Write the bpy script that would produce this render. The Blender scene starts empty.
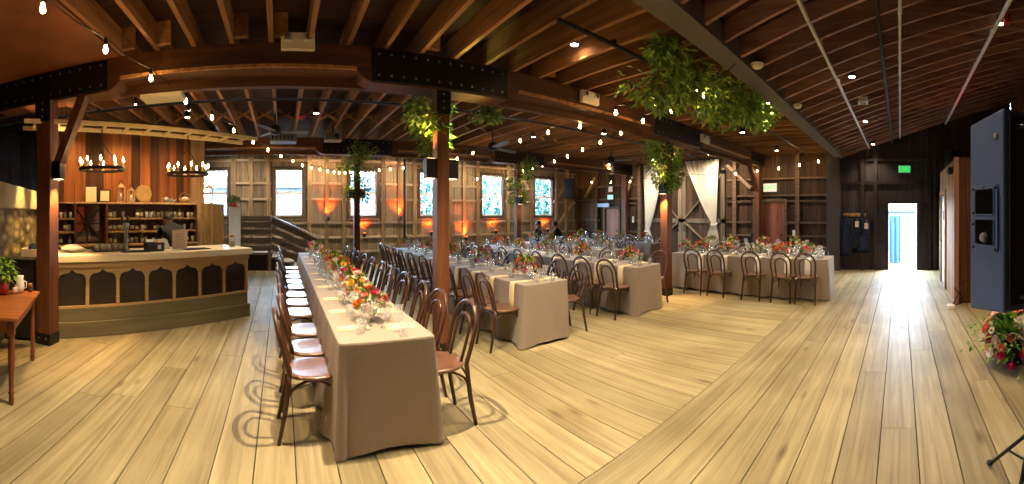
import bpy, math, random
from mathutils import Vector, Matrix
R = random.Random(7)
PI = math.pi
SC = bpy.context.scene
COL = SC.collection

# ---------------------------------------------------------------- materials
def _new(name):
    m = bpy.data.materials.new(name); m.use_nodes = True
    nt = m.node_tree; b = nt.nodes['Principled BSDF']
    return m, nt, b

def lin(c):
    return tuple(((x / 12.92) if x <= .04045 else ((x + .055) / 1.055) ** 2.4) for x in [v / 255. for v in c]) + (1.,)

def plain(name, rgb, rough=.5, metal=0., var=.12, scale=14., bump=0., spec=.5, sheen=0.):
    """colour with a mild noise mottling"""
    m, nt, b = _new(name); N = nt.nodes; L = nt.links
    c = lin(rgb)
    tc = N.new('ShaderNodeTexCoord'); n = N.new('ShaderNodeTexNoise')
    n.inputs['Scale'].default_value = scale; n.inputs['Detail'].default_value = 3
    L.new(tc.outputs['Object'], n.inputs['Vector'])
    r = N.new('ShaderNodeValToRGB')
    r.color_ramp.elements[0].position = .3; r.color_ramp.elements[1].position = .7
    r.color_ramp.elements[0].color = tuple(max(0, x * (1 - var)) for x in c[:3]) + (1,)
    r.color_ramp.elements[1].color = tuple(min(1, x * (1 + var)) for x in c[:3]) + (1,)
    L.new(n.outputs['Fac'], r.inputs['Fac']); L.new(r.outputs['Color'], b.inputs['Base Color'])
    b.inputs['Roughness'].default_value = rough; b.inputs['Metallic'].default_value = metal
    b.inputs['Specular IOR Level'].default_value = spec
    if sheen: b.inputs['Sheen Weight'].default_value = sheen
    if bump:
        bp = N.new('ShaderNodeBump'); bp.inputs['Strength'].default_value = bump; bp.inputs['Distance'].default_value = .01
        L.new(n.outputs['Fac'], bp.inputs['Height']); L.new(bp.outputs['Normal'], b.inputs['Normal'])
    return m

def wood(name, rgb1, rgb2, axis=0, rough=.55, cross=14., along=.9, tone=.5, bump=.15, spec=.4, knots=False):
    """streaky timber: noise stretched along the grain axis, varied board by board with the 'tone' face attribute"""
    m, nt, b = _new(name); N = nt.nodes; L = nt.links
    tc = N.new('ShaderNodeTexCoord'); at = N.new('ShaderNodeAttribute'); at.attribute_name = 'tone'
    mu = N.new('ShaderNodeVectorMath'); mu.operation = 'MULTIPLY_ADD'
    mu.inputs[1].default_value = (41., 67., 23.)
    L.new(at.outputs['Color'], mu.inputs[0]); L.new(tc.outputs['Object'], mu.inputs[2])
    mp = N.new('ShaderNodeMapping'); s = [cross] * 3; s[axis] = along
    mp.inputs['Scale'].default_value = s
    L.new(mu.outputs['Vector'], mp.inputs['Vector'])
    n = N.new('ShaderNodeTexNoise'); n.inputs['Scale'].default_value = 1.; n.inputs['Detail'].default_value = 6
    n.inputs['Roughness'].default_value = .62; n.inputs['Distortion'].default_value = .8
    L.new(mp.outputs['Vector'], n.inputs['Vector'])
    r = N.new('ShaderNodeValToRGB')
    r.color_ramp.elements[0].position = .3; r.color_ramp.elements[1].position = .72
    r.color_ramp.elements[0].color = lin(rgb1); r.color_ramp.elements[1].color = lin(rgb2)
    L.new(n.outputs['Fac'], r.inputs['Fac'])
    mr = N.new('ShaderNodeMapRange'); mr.inputs['To Min'].default_value = 1 - tone; mr.inputs['To Max'].default_value = 1 + tone * .6
    L.new(at.outputs['Fac'], mr.inputs['Value'])
    hv = N.new('ShaderNodeHueSaturation'); L.new(mr.outputs['Result'], hv.inputs['Value']); L.new(r.outputs['Color'], hv.inputs['Color'])
    out = hv.outputs['Color']
    if knots:
        mp2 = N.new('ShaderNodeMapping'); s2 = [5.] * 3; s2[axis] = 1.6; mp2.inputs['Scale'].default_value = s2
        L.new(mu.outputs['Vector'], mp2.inputs['Vector'])
        v = N.new('ShaderNodeTexVoronoi'); v.inputs['Scale'].default_value = .8; L.new(mp2.outputs['Vector'], v.inputs['Vector'])
        kr = N.new('ShaderNodeValToRGB'); kr.color_ramp.elements[0].position = .03; kr.color_ramp.elements[1].position = .16
        kr.color_ramp.elements[0].color = (.5, .42, .34, 1); kr.color_ramp.elements[1].color = (1, 1, 1, 1)
        L.new(v.outputs['Distance'], kr.inputs['Fac'])
        n2 = N.new('ShaderNodeTexNoise'); n2.inputs['Scale'].default_value = 1.1; n2.inputs['Detail'].default_value = 4
        L.new(tc.outputs['Object'], n2.inputs['Vector'])
        k2 = N.new('ShaderNodeValToRGB'); k2.color_ramp.elements[0].position = .3; k2.color_ramp.elements[1].position = .65
        k2.color_ramp.elements[0].color = (.72, .68, .62, 1); k2.color_ramp.elements[1].color = (1, 1, 1, 1)
        L.new(n2.outputs['Fac'], k2.inputs['Fac'])
        for src in (kr, k2):
            mx = N.new('ShaderNodeMix'); mx.data_type = 'RGBA'; mx.blend_type = 'MULTIPLY'; mx.inputs['Factor'].default_value = 1
            L.new(out, mx.inputs['A']); L.new(src.outputs['Color'], mx.inputs['B']); out = mx.outputs['Result']
    L.new(out, b.inputs['Base Color'])
    b.inputs['Roughness'].default_value = rough; b.inputs['Specular IOR Level'].default_value = spec
    if bump:
        bp = N.new('ShaderNodeBump'); bp.inputs['Strength'].default_value = bump; bp.inputs['Distance'].default_value = .01
        L.new(n.outputs['Fac'], bp.inputs['Height']); L.new(bp.outputs['Normal'], b.inputs['Normal'])
    return m

def emit(name, rgb, strength):
    m, nt, b = _new(name)
    b.inputs['Base Color'].default_value = lin(rgb)
    b.inputs['Emission Color'].default_value = lin(rgb); b.inputs['Emission Strength'].default_value = strength
    return m

def thin_glass(name, tint=(255, 255, 255), refl=.12, highlight_white=0.):
    m = bpy.data.materials.new(name); m.use_nodes = True; nt = m.node_tree; N = nt.nodes; L = nt.links
    N.clear(); o = N.new('ShaderNodeOutputMaterial'); mx = N.new('ShaderNodeMixShader')
    t = N.new('ShaderNodeBsdfTransparent'); t.inputs['Color'].default_value = lin(tint)
    g = N.new('ShaderNodeBsdfGlossy'); g.inputs['Roughness'].default_value = .03
    lw = N.new('ShaderNodeLayerWeight'); lw.inputs['Blend'].default_value = .35
    mr = N.new('ShaderNodeMapRange'); mr.inputs['To Min'].default_value = refl * .5; mr.inputs['To Max'].default_value = min(.8, refl * 5)
    L.new(lw.outputs['Facing'], mr.inputs['Value']); L.new(mr.outputs['Result'], mx.inputs['Fac'])
    L.new(g.outputs['BSDF'], mx.inputs[2]); L.new(mx.outputs['Shader'], o.inputs['Surface'])
    if highlight_white:  # diffuse white painted in for the highlights glass would catch
        df = N.new('ShaderNodeBsdfDiffuse'); df.inputs['Color'].default_value = (.95, .97, 1., 1); m2 = N.new('ShaderNodeMixShader'); m2.inputs['Fac'].default_value = highlight_white
        L.new(t.outputs['BSDF'], m2.inputs[1]); L.new(df.outputs['BSDF'], m2.inputs[2]); L.new(m2.outputs['Shader'], mx.inputs[1])
    else: L.new(t.outputs['BSDF'], mx.inputs[1])
    return m

def stone(name):
    m, nt, b = _new(name); N = nt.nodes; L = nt.links
    tc = N.new('ShaderNodeTexCoord'); v = N.new('ShaderNodeTexVoronoi'); v.inputs['Scale'].default_value = 1.
    mp = N.new('ShaderNodeMapping'); mp.inputs['Scale'].default_value = (3.6, 3.6, 8.)
    L.new(tc.outputs['Object'], mp.inputs['Vector']); L.new(mp.outputs['Vector'], v.inputs['Vector'])
    r = N.new('ShaderNodeValToRGB'); r.color_ramp.elements[0].color = lin((176, 156, 116)); r.color_ramp.elements[1].color = lin((104, 86, 58))
    r.color_ramp.elements[0].position = .15; r.color_ramp.elements[1].position = .62
    L.new(v.outputs['Distance'], r.inputs['Fac']); L.new(r.outputs['Color'], b.inputs['Base Color'])
    bp = N.new('ShaderNodeBump'); bp.inputs['Strength'].default_value = 1.; bp.inputs['Distance'].default_value = -.03
    L.new(v.outputs['Distance'], bp.inputs['Height']); L.new(bp.outputs['Normal'], b.inputs['Normal'])
    b.inputs['Roughness'].default_value = .9
    return m

M = dict(
    floor_n=wood('floor_boards_long', (134, 122, 92), (182, 170, 134), 1, .5, 17, .7, .2, .12, .32, True),
    floor_e=wood('floor_boards_cross', (134, 122, 92), (182, 170, 134), 0, .5, 17, .7, .2, .12, .32, True),
    gap=plain('subfloor_dark', (34, 24, 15), .9),
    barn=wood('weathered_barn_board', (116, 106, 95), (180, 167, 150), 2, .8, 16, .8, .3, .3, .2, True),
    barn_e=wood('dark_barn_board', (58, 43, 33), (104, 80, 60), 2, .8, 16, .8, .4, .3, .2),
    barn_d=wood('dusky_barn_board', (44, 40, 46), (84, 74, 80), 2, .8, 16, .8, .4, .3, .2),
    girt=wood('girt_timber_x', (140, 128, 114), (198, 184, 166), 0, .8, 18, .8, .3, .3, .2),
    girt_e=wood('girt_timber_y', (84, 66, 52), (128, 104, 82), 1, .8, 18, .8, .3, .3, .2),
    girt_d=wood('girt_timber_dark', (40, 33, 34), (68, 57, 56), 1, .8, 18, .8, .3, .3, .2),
    stud=wood('stud_timber', (116, 98, 78), (170, 150, 124), 2, .75, 16, .8, .3, .3, .2),
    post=wood('post_timber', (74, 40, 22), (120, 72, 38), 2, .55, 18, .8, .2, .2, .4),
    beam=wood('beam_timber', (64, 37, 22), (104, 64, 38), 0, .6, 14, .6, .2, .2, .35),
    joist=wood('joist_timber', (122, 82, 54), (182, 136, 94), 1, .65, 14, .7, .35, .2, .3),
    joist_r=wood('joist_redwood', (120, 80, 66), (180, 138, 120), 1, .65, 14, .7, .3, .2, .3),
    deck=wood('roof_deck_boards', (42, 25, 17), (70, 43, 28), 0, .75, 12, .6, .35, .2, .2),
    deck_r=wood('roof_deck_redwood', (54, 22, 15), (80, 36, 25), 0, .75, 12, .6, .35, .2, .2),
    soffit=plain('soffit_panel', (130, 76, 48), .6, 0, .25, 2.5),
    panel=wood('orange_wall_plank', (88, 46, 17), (160, 92, 38), 2, .5, 14, .6, .8, .15, .4),
    redwood=wood('red_door_wood', (112, 66, 48), (150, 92, 68), 2, .6, 14, .8, .25, .2, .3),
    pinkwood=wood('pink_door_wood', (140, 92, 78), (176, 124, 106), 2, .6, 14, .8, .2, .2, .3),
    tanwood=wood('tan_slat_wood', (150, 116, 82), (198, 164, 122), 2, .6, 14, .8, .3, .2, .3),
    orangewood=wood('orange_partition_wood', (58, 31, 17), (90, 53, 30), 2, .55, 14, .8, .3, .2, .3),
    steel=plain('grey_painted_steel', (92, 84, 78), .6, .0, .06),
    column=plain('dark_grey_column', (74, 66, 64), .65, 0, .1),
    blacksteel=plain('black_steel', (15, 15, 18), .5, .3, .1),
    bolt=plain('bolt_steel', (120, 116, 108), .35, .9, .1),
    conduit=plain('galvanised_conduit', (206, 206, 208), .5, .2, .06),
    darkpipe=plain('dark_pipe', (40, 38, 38), .45, .5, .06),
    white=plain('white_plastic', (226, 220, 206), .45, 0, .03),
    whitepaint=plain('white_paint', (214, 210, 200), .5, 0, .05),
    frame_brown=wood('window_casing_wood', (66, 56, 50), (98, 84, 74), 2, .7, 16, .8, .2, .2, .3),
    sash=plain('white_sash', (212, 214, 216), .5, 0, .04),
    pane=thin_glass('window_glass', (240, 250, 255), .08),
    glass=thin_glass('clear_glassware', (255, 255, 255), .08, .11),  # includes a little white in place of highlights
    cloth=plain('taupe_linen', (148, 134, 122), .9, 0, .05, 60, .12, .2, .2),
    napkin=plain('cream_linen', (236, 218, 172), .9, 0, .04, 40, .1, .2),
    napkin_w=plain('white_linen', (236, 230, 218), .9, 0, .04, 40, .1, .2),
    chair=wood('walnut_bentwood', (50, 30, 20), (86, 54, 36), 2, .32, 20, 2., .1, .05, .5),
    seat=wood('polished_chair_seat', (92, 60, 42), (130, 90, 66), 0, .3, 16, 1.4, .1, .02, 1.),
    tablewood=wood('table_plywood', (140, 104, 66), (176, 138, 92), 1, .6),
    leaf=plain('green_leaf', (98, 138, 46), .5, 0, .45, 9, 0, .4),
    leaf2=plain('yellow_green_leaf', (150, 178, 60), .5, 0, .3, 9, 0, .4),
    stem=plain('vine_stem', (80, 70, 38), .7),
    curtain=plain('white_voile', (238, 232, 220), .9, 0, .03, 20, 0, .2),
    barwood=wood('pale_bar_wood', (158, 130, 88), (196, 166, 120), 0, .5, 16, .8, .15, .1, .4),
    bartop=wood('pale_countertop', (216, 202, 170), (236, 224, 194), 0, .4, 12, .6, .1, .05, .5),
    plinth=wood('olive_painted_plinth', (92, 86, 64), (118, 110, 84), 0, .55, 10, .6, .1, .05, .4),
    archdark=plain('dark_arch_panel', (46, 36, 32), .35, 0, .2, 3),
    shelfwood=wood('dark_shelf_wood', (70, 34, 20), (104, 54, 30), 0, .5, 16, .8, .2, .1, .4),
    rough=wood('rough_plank_panel', (92, 70, 42), (158, 128, 82), 2, .8, 9, 1.2, .3, .3, .2),
    paleblue=plain('pale_blue_paint', (196, 208, 222), .5, 0, .06),
    ladder=plain('cream_ladder_paint', (216, 196, 152), .55, 0, .08),
    iron=plain('dark_iron', (44, 38, 32), .5, .6, .15),
    sidewood=wood('honey_table_wood', (126, 66, 28), (178, 104, 50), 1, .4, 14, .9, .1, .05, .5),
    sideleg=wood('turned_leg_wood', (92, 42, 22), (132, 68, 36), 2, .4, 14, .9, .1, .05, .5),
    concrete=plain('concrete_band', (172, 158, 130), .85, 0, .15, 6, .2),
    stone=stone('rubble_stone'),
    black=plain('black_plastic', (18, 18, 20), .5, 0, .1),
    recess_shade=plain('matt_black', (8, 8, 9), .95, 0, .1, 10, 0, .05),  # flat black for the shade inside the speaker ports
    stairboard=wood('stair_board', (84, 74, 64), (124, 112, 100), 0, .8, 16, .8, .25, .2, .2),
    cabinet_black=plain('black_cabinet', (22, 18, 16), .5, 0, .1),
    speakerblue=plain('speaker_textured_paint', (64, 82, 122), .55, 0, .06, 160, .2),
    speakerdark=plain('speaker_grille', (26, 26, 32), .6, .2, .15, 220, .3),
    grey=plain('grey_metal', (132, 132, 130), .4, .6, .06),
    fan=plain('fan_blade_grey', (96, 98, 104), .5, .1, .06),
    navy=plain('navy_cloth', (22, 32, 58), .9, 0, .25, 12),
    jacket=plain('slate_jacket', (34, 46, 70), .9, 0, .2, 12),
    blackcloth=plain('black_cloth', (20, 20, 26), .9, 0, .2, 12),
    trousers=plain('charcoal_trousers', (34, 32, 34), .9, 0, .2, 12),
    skin=plain('skin', (170, 118, 90), .55, 0, .05),
    hair=plain('dark_hair', (26, 18, 14), .6, 0, .2, 40),
    red=plain('red_enamel', (176, 30, 22), .4),
    paper=plain('pale_card', (232, 214, 204), .7, 0, .04),
    parchment=plain('cream_card', (226, 214, 170), .7, 0, .06),
    ceramic=plain('white_ceramic', (232, 226, 212), .3, 0, .03),
    terracotta=plain('painted_pot', (176, 62, 40), .6),
    brass=plain('aged_brass', (170, 130, 70), .35, .8, .1),
    bottle=plain('amber_bottle_glass', (96, 62, 30), .15, 0, .2, 8, 0, .6),
    bottle2=plain('smoky_bottle_glass', (104, 98, 88), .15, 0, .2, 8, 0, .6),
    mirror=plain('mirror_silver', (150, 130, 120), .08, .9, .05),
    wicker=plain('wicker', (150, 116, 66), .8, 0, .35, 60, .4),
    sheetmetal=plain('galvanised_duct', (96, 98, 102), .6, .2, .06),
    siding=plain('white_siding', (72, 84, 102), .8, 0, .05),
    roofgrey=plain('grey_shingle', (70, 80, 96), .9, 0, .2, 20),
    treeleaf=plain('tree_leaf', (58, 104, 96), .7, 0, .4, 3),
    bark=plain('tree_bark', (90, 76, 60), .9),
    yard=plain('pale_gravel', (96, 96, 94), .95, 0, .1, 5),
    tarp=plain('blue_tarpaulin', (34, 74, 130), .7, 0, .1, 4),
    bulb=emit('warm_bulb', (255, 200, 118), 75.),
    candle=emit('candle_bulb', (255, 206, 130), 60.),
    lamp=emit('downlight_lens', (255, 232, 196), 30.), glow=emit('sconce_lens', (255, 214, 160), 4.), barglass=thin_glass('brightened_bar_glass', (250, 250, 245), .1, .32),  # bar glass gets extra white so the shelf glasses look brighter
    amber=emit('amber_uplight_lens', (255, 110, 30), 14.),
    exitgreen=emit('exit_green', (40, 190, 90), .9),
    exitteal=emit('exit_teal', (150, 225, 215), .8),
    exitpale=emit('exit_pale', (222, 224, 190), .5),
    redled=emit('red_lens', (255, 40, 20), 5.),
)

M['seat'].node_tree.nodes['Principled BSDF'].inputs['Coat Weight'].default_value = .6
M['seat'].node_tree.nodes['Principled BSDF'].inputs['Coat Roughness'].default_value = .22
# ---------------------------------------------------------------- mesh builder
class MB:
    def __init__(s):
        s.v = []; s.f = []; s.t = []; s.s = []; s.m = []
    def add(s, vs, fs, smooth=False, tone=None, mi=0):
        o = len(s.v); s.v += [tuple(p) for p in vs]
        tn = R.random() if tone is None else tone
        for f in fs:
            s.f.append([o + i for i in f]); s.t.append(tn); s.s.append(smooth); s.m.append(mi)
        return s
    def box(s, x0, x1, y0, y1, z0, z1, tone=None, mi=0):
        v = [(x, y, z) for z in (z0, z1) for y in (y0, y1) for x in (x0, x1)]
        return s.add(v, [(0, 2, 3, 1), (4, 5, 7, 6), (0, 1, 5, 4), (2, 6, 7, 3), (0, 4, 6, 2), (1, 3, 7, 5)], False, tone, mi)
    def cbox(s, c, d, rz=0, tone=None, mi=0):
        n = len(s.v)
        s.box(-d[0] / 2, d[0] / 2, -d[1] / 2, d[1] / 2, -d[2] / 2, d[2] / 2, tone, mi)
        ca, sa = math.cos(rz), math.sin(rz)
        for i in range(n, len(s.v)):
            x, y, z = s.v[i]; s.v[i] = (c[0] + ca * x - sa * y, c[1] + sa * x + ca * y, c[2] + z)
        return s
    def bar(s, p0, p1, w, h, up=(0, 0, 1), tone=None, mi=0):
        p0 = Vector(p0); p1 = Vector(p1); d = (p1 - p0).normalized(); u = Vector(up)
        a = d.cross(u)
        if a.length < 1e-4: a = d.cross(Vector((1, 0, 0)))
        a.normalize(); b = a.cross(d).normalized()
        v = [p + a * (i * w / 2) + b * (j * h / 2) for p in (p0, p1) for j in (-1, 1) for i in (-1, 1)]
        return s.add(v, [(0, 1, 3, 2), (4, 6, 7, 5), (0, 4, 5, 1), (2, 3, 7, 6), (0, 2, 6, 4), (1, 5, 7, 3)], False, tone, mi)
    def tube(s, pts, r, n=8, closed=False, tone=None, mi=0):
        P = [Vector(p) for p in pts]; k = len(P)
        rr = r if isinstance(r, (list, tuple)) else [r] * k
        vs = []; prev = None
        for i in range(k):
            if closed: d = P[(i + 1) % k] - P[i - 1]
            else: d = P[min(i + 1, k - 1)] - P[max(i - 1, 0)]
            d.normalize()
            if prev is None:
                a = d.cross(Vector((0, 0, 1)))
                if a.length < .05: a = d.cross(Vector((1, 0, 0)))
            else: a = prev - d * prev.dot(d)
            a.normalize(); prev = a; b = d.cross(a)
            for j in range(n):
                t = 2 * PI * j / n; vs.append(P[i] + (a * math.cos(t) + b * math.sin(t)) * rr[i])
        fs = []
        for i in range(k if closed else k - 1):
            i2 = (i + 1) % k
            for j in range(n):
                fs.append((i * n + j, i * n + (j + 1) % n, i2 * n + (j + 1) % n, i2 * n + j))
        if not closed:
            fs.append(tuple(reversed(range(n)))); fs.append(tuple((k - 1) * n + j for j in range(n)))
        return s.add(vs, fs, True, tone, mi)
    def lathe(s, prof, n=16, c=(0, 0, 0), tone=None, mi=0):
        vs = []; k = len(prof)
        for r, z in prof:
            for j in range(n):
                t = 2 * PI * j / n; vs.append((c[0] + r * math.cos(t), c[1] + r * math.sin(t), c[2] + z))
        fs = [(i * n + j, i * n + (j + 1) % n, (i + 1) * n + (j + 1) % n, (i + 1) * n + j) for i in range(k - 1) for j in range(n)]
        if prof[0][0] > 1e-4: fs.append(tuple(reversed(range(n))))
        if prof[-1][0] > 1e-4: fs.append(tuple((k - 1) * n + j for j in range(n)))
        return s.add(vs, fs, True, tone, mi)
    def ball(s, c, r, n=10, m=7, sz=1., tone=None, mi=0):
        return s.lathe([(max(1e-5, r * math.sin(PI * i / m)), -r * sz * math.cos(PI * i / m)) for i in range(m + 1)], n, c, tone, mi)
    def prism(s, poly, f, tone=None, mi=0):
        """poly 2-D points; f(a, b, side) -> 3-D, side 0/1"""
        n = len(poly)
        vs = [f(a, b, 0) for a, b in poly] + [f(a, b, 1) for a, b in poly]
        fs = [tuple(range(n)), tuple(reversed(range(n, 2 * n)))] + [(i, n + i, n + (i + 1) % n, (i + 1) % n) for i in range(n)]
        return s.add(vs, fs, False, tone, mi)
    def leaf(s, p, d, up, l, w, mi=0):
        d = d.normalized(); a = d.cross(up)
        if a.length < .05: a = d.cross(Vector((1, .3, 0)))
        a.normalize(); u = a.cross(d)
        m = p + d * l * .45
        return s.add([p, m + a * w / 2 + u * w * .15, p + d * l - u * l * .12, m - a * w / 2 + u * w * .15, m - u * w * .08],
                     [(0, 4, 1), (4, 2, 1), (0, 3, 4), (4, 3, 2)], True, None, mi)
    def build(s, name, mat, parent=None, loc=None, bevel=0., rz=0.):
        me = bpy.data.meshes.new(name)
        l = Vector(loc) if loc is not None else Vector((0, 0, 0))
        me.from_pydata([(x - l.x, y - l.y, z - l.z) for x, y, z in s.v] if loc is not None else s.v, [], s.f)
        at = me.attributes.new('tone', 'FLOAT', 'FACE'); at.data.foreach_set('value', s.t)
        me.polygons.foreach_set('use_smooth', s.s)
        me.polygons.foreach_set('material_index', s.m)
        for mm in (mat if isinstance(mat, (list, tuple)) else [mat]): me.materials.append(mm)
        me.update()
        o = bpy.data.objects.new(name, me); COL.objects.link(o)
        if loc is not None: o.location = l
        if parent is not None: o.parent = parent
        if bevel:
            b = o.modifiers.new('bevel', 'BEVEL'); b.width = bevel; b.segments = 2; b.limit_method = 'ANGLE'
        return o

def tag(o, label=None, cat=None, group=None, kind=None):
    if label: o['label'] = label
    if cat: o['category'] = cat
    if group: o['group'] = group
    if kind: o['kind'] = kind
    return o
def thing(name, label, cat, loc=(0, 0, 0), rz=0., group=None):
    o = bpy.data.objects.new(name, None); o.empty_display_size = .1; COL.objects.link(o)
    o.location = loc; o.rotation_euler = (0, 0, rz)
    return tag(o, label, cat, group)
def struct(o, label=None):
    o['kind'] = 'structure'
    if label: o['label'] = label
    return o
KIDS = {}
def kids(o):
    return [c for c in COL.objects if c.parent is o]
def proto(root):
    """remember a thing's tree so that copies need no scene search"""
    KIDS[root.name] = [(c, kids(c)) for c in kids(root)]
    return root
def dup(root, loc, rz=0., label=None, group=None, scale=None):
    r = root.copy(); COL.objects.link(r); r.location = loc; r.rotation_euler = (0, 0, rz)
    if scale: r.scale = (scale,) * 3
    if label: r['label'] = label
    if group: r['group'] = group
    for c, gs in KIDS.get(root.name, []):
        k = c.copy(); COL.objects.link(k); k.parent = r
        for g in gs:
            q = g.copy(); COL.objects.link(q); q.parent = k
    return r
def first_or_dup(P, used, loc, rz, label, group, scale=None):
    if not used:
        used.append(1); P.location = loc; P.rotation_euler = (0, 0, rz); tag(P, label, None, group)
        if scale: P.scale = (scale,) * 3
        return P
    return dup(P, loc, rz, label, group, scale)

def light(name, typ, loc, power, rgb=(255, 200, 140), size=.05, aim=None, angle=100, blend=.6, parent=None):
    l = bpy.data.lights.new(name, typ); l.energy = power; l.color = lin(rgb)[:3]
    if typ in ('POINT', 'SPOT'): l.shadow_soft_size = size
    if typ == 'SPOT': l.spot_size = math.radians(angle); l.spot_blend = blend
    o = bpy.data.objects.new(name, l); COL.objects.link(o); o.location = loc
    if aim is not None:
        o.rotation_euler = (Vector(aim) - Vector(loc)).to_track_quat('-Z', 'Y').to_euler()
    return o

# text as mesh
def lettering(txt, size, depth, mat, parent, name='lettering', loc=(0, 0, 0), rot=(PI / 2, 0, 0)):
    cu = bpy.data.curves.new(name, 'FONT'); cu.body = txt; cu.size = size; cu.extrude = depth
    cu.align_x = 'CENTER'; cu.align_y = 'CENTER'
    t = bpy.data.objects.new('tmp', cu); COL.objects.link(t)
    bpy.context.view_layer.update()
    me = bpy.data.meshes.new_from_object(t.evaluated_get(bpy.context.evaluated_depsgraph_get()))
    bpy.data.objects.remove(t); bpy.data.curves.remove(cu)
    me.name = name; me.materials.clear(); me.materials.append(mat)
    o = bpy.data.objects.new(name, me); COL.objects.link(o); o.parent = parent; o.location = loc; o.rotation_euler = rot
    return o

ORD = ['first', 'second', 'third', 'fourth', 'fifth', 'sixth', 'seventh', 'eighth', 'ninth', 'tenth', 'eleventh', 'twelfth', 'thirteenth', 'fourteenth', 'fifteenth', 'sixteenth', 'seventeenth', 'eighteenth', 'nineteenth', 'twentieth']
H = 1.6
SKY, EXPO = 45.0, 0.85
# ================================================================ ROOM SHELL
DN, DE, DEL, DW, DS = 12.0, 11.2, 11.1, -6.2, -3.2   # north wall y, east wall x (barn / lean-to), west wall x, south wall y
YS = 1.70            # seam between the two directions of floor boards
ZJ = 3.34            # underside of the barn joists
def zl(y): return 3.17 + .34 * (1.62 - y)   # underside of the lean-to joists

# ---- floor
mb = MB()
mb.box(DW, DE, DS, DN, -.10, -.022, .5, 1)
w = .262; x = -.43 - w * 23
while x < DE:
    y = YS
    first = True
    while y < DN:
        ln = R.uniform(1.2, 4.) if first else R.uniform(3., 4.8); first = False
        y1 = min(DN, y + ln)
        mb.box(max(DW, x + .004), min(DE, x + w - .004), y + .002, y1 - .002, -.03, 0, None, 0); y = y1
    x += w
y = YS
while y > DS:
    x = DW; first = True
    while x < DE:
        ln = R.uniform(1.2, 4.) if first else R.uniform(3.2, 5.); first = False
        x1 = min(DE, x + ln)
        mb.box(x + .002, x1 - .002, max(DS, y - .26 + .004), y - .004, -.03, 0, None, 2); x = x1
    y -= .26
struct(mb.build('floor', [M['floor_n'], M['gap'], M['floor_e']]))

# ---- plank walls
def planks(mb, axis, const, th, a0, a1, z0, z1, w, holes=(), zt=None, gap=.003, tone=None):
    br = {a0, a1}
    a = a0 + w
    while a < a1 - .02: br.add(round(a, 4)); a += w * R.uniform(.85, 1.15)
    for h in holes: br.add(h[0]); br.add(h[1])
    br = sorted(br)
    for p, q in zip(br, br[1:]):
        if q - p < .004: continue
        top = z1 if zt is None else min(zt(p), zt(q))
        iv = [(z0, top)]
        for h in holes:
            if h[0] - 1e-4 <= p and q <= h[1] + 1e-4:
                n = []
                for s, e in iv:
                    if h[2] > s: n.append((s, min(e, h[2])))
                    if h[3] < e: n.append((max(s, h[3]), e))
                iv = n
        t = R.random() if tone is None else tone
        for s, e in iv:
            if e - s < .01: continue
            k_ = 0
            if axis == 'x': mb.box(p + gap, q - gap, const + k_, const + th, s, e, t)
            else: mb.box(const + k_, const + th, p + gap, q - gap, s, e, t)

WX = [12 * (.0203 + .191 * k) for k in range(-1, 5)]
WZ0, WZ1, WHW = 1.50, 2.93, .42
mb = MB()
planks(mb, 'x', DN, .03, DW, DE, -.06, 3.6, .24, [(c - WHW, c + WHW, WZ0, WZ1) for c in WX])
planks(mb, 'x', DN + .031, .02, DW, DE, -.2, 3.6, 1.7, [(c - WHW, c + WHW, WZ0, WZ1) for c in WX], None, -.001, 0.)
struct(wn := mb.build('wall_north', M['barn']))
def cutspans(a0, a1, holes):
    out = []; p = a0
    for h0, h1 in sorted(holes):
        if h0 > p: out.append((p, h0))
        p = max(p, h1)
    if p < a1: out.append((p, a1))
    return out
wh = [(c - WHW - .1, c + WHW + .1) for c in WX]
for z, cut in ((2.50, True), (2.02, True), (1.30, False), (.86, False), (.42, False), (3.2, False)):
    for p, q in (cutspans(DW, DE, wh) if cut else [(DW, DE)]):
        g = MB(); g.box(p, q, DN - .09, DN - .001, z - .035, z + .035); struct(g.build('girt', M['girt'], wn))
for c in WX:
    for s in (-1, 1):
        g = MB(); g.box(c + s * .62 - .06, c + s * .62 + .06, DN - .12, DN - .001, 0, 3.5); struct(g.build('stud', M['stud'], wn))
    g = MB(); g.box(c + 1.09, c + 1.2, DN - .12, DN - .001, 0, 3.5); struct(g.build('stud', M['stud'], wn))
g = MB(); g.box(DW, DE, DN - .2, DN - .001, 3.42, 3.58); struct(g.build('top_plate', M['beam'], wn))
for (a, b) in (((9.9, 2.0), (10.9, 3.1)), ((9.95, 1.0), (11., 2.05))):
    g = MB(); g.bar((a[0], DN - .06, a[1]), (b[0], DN - .06, b[1]), .08, .1, (0, 1, 0)); struct(g.build('brace', M['girt'], wn))

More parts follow.
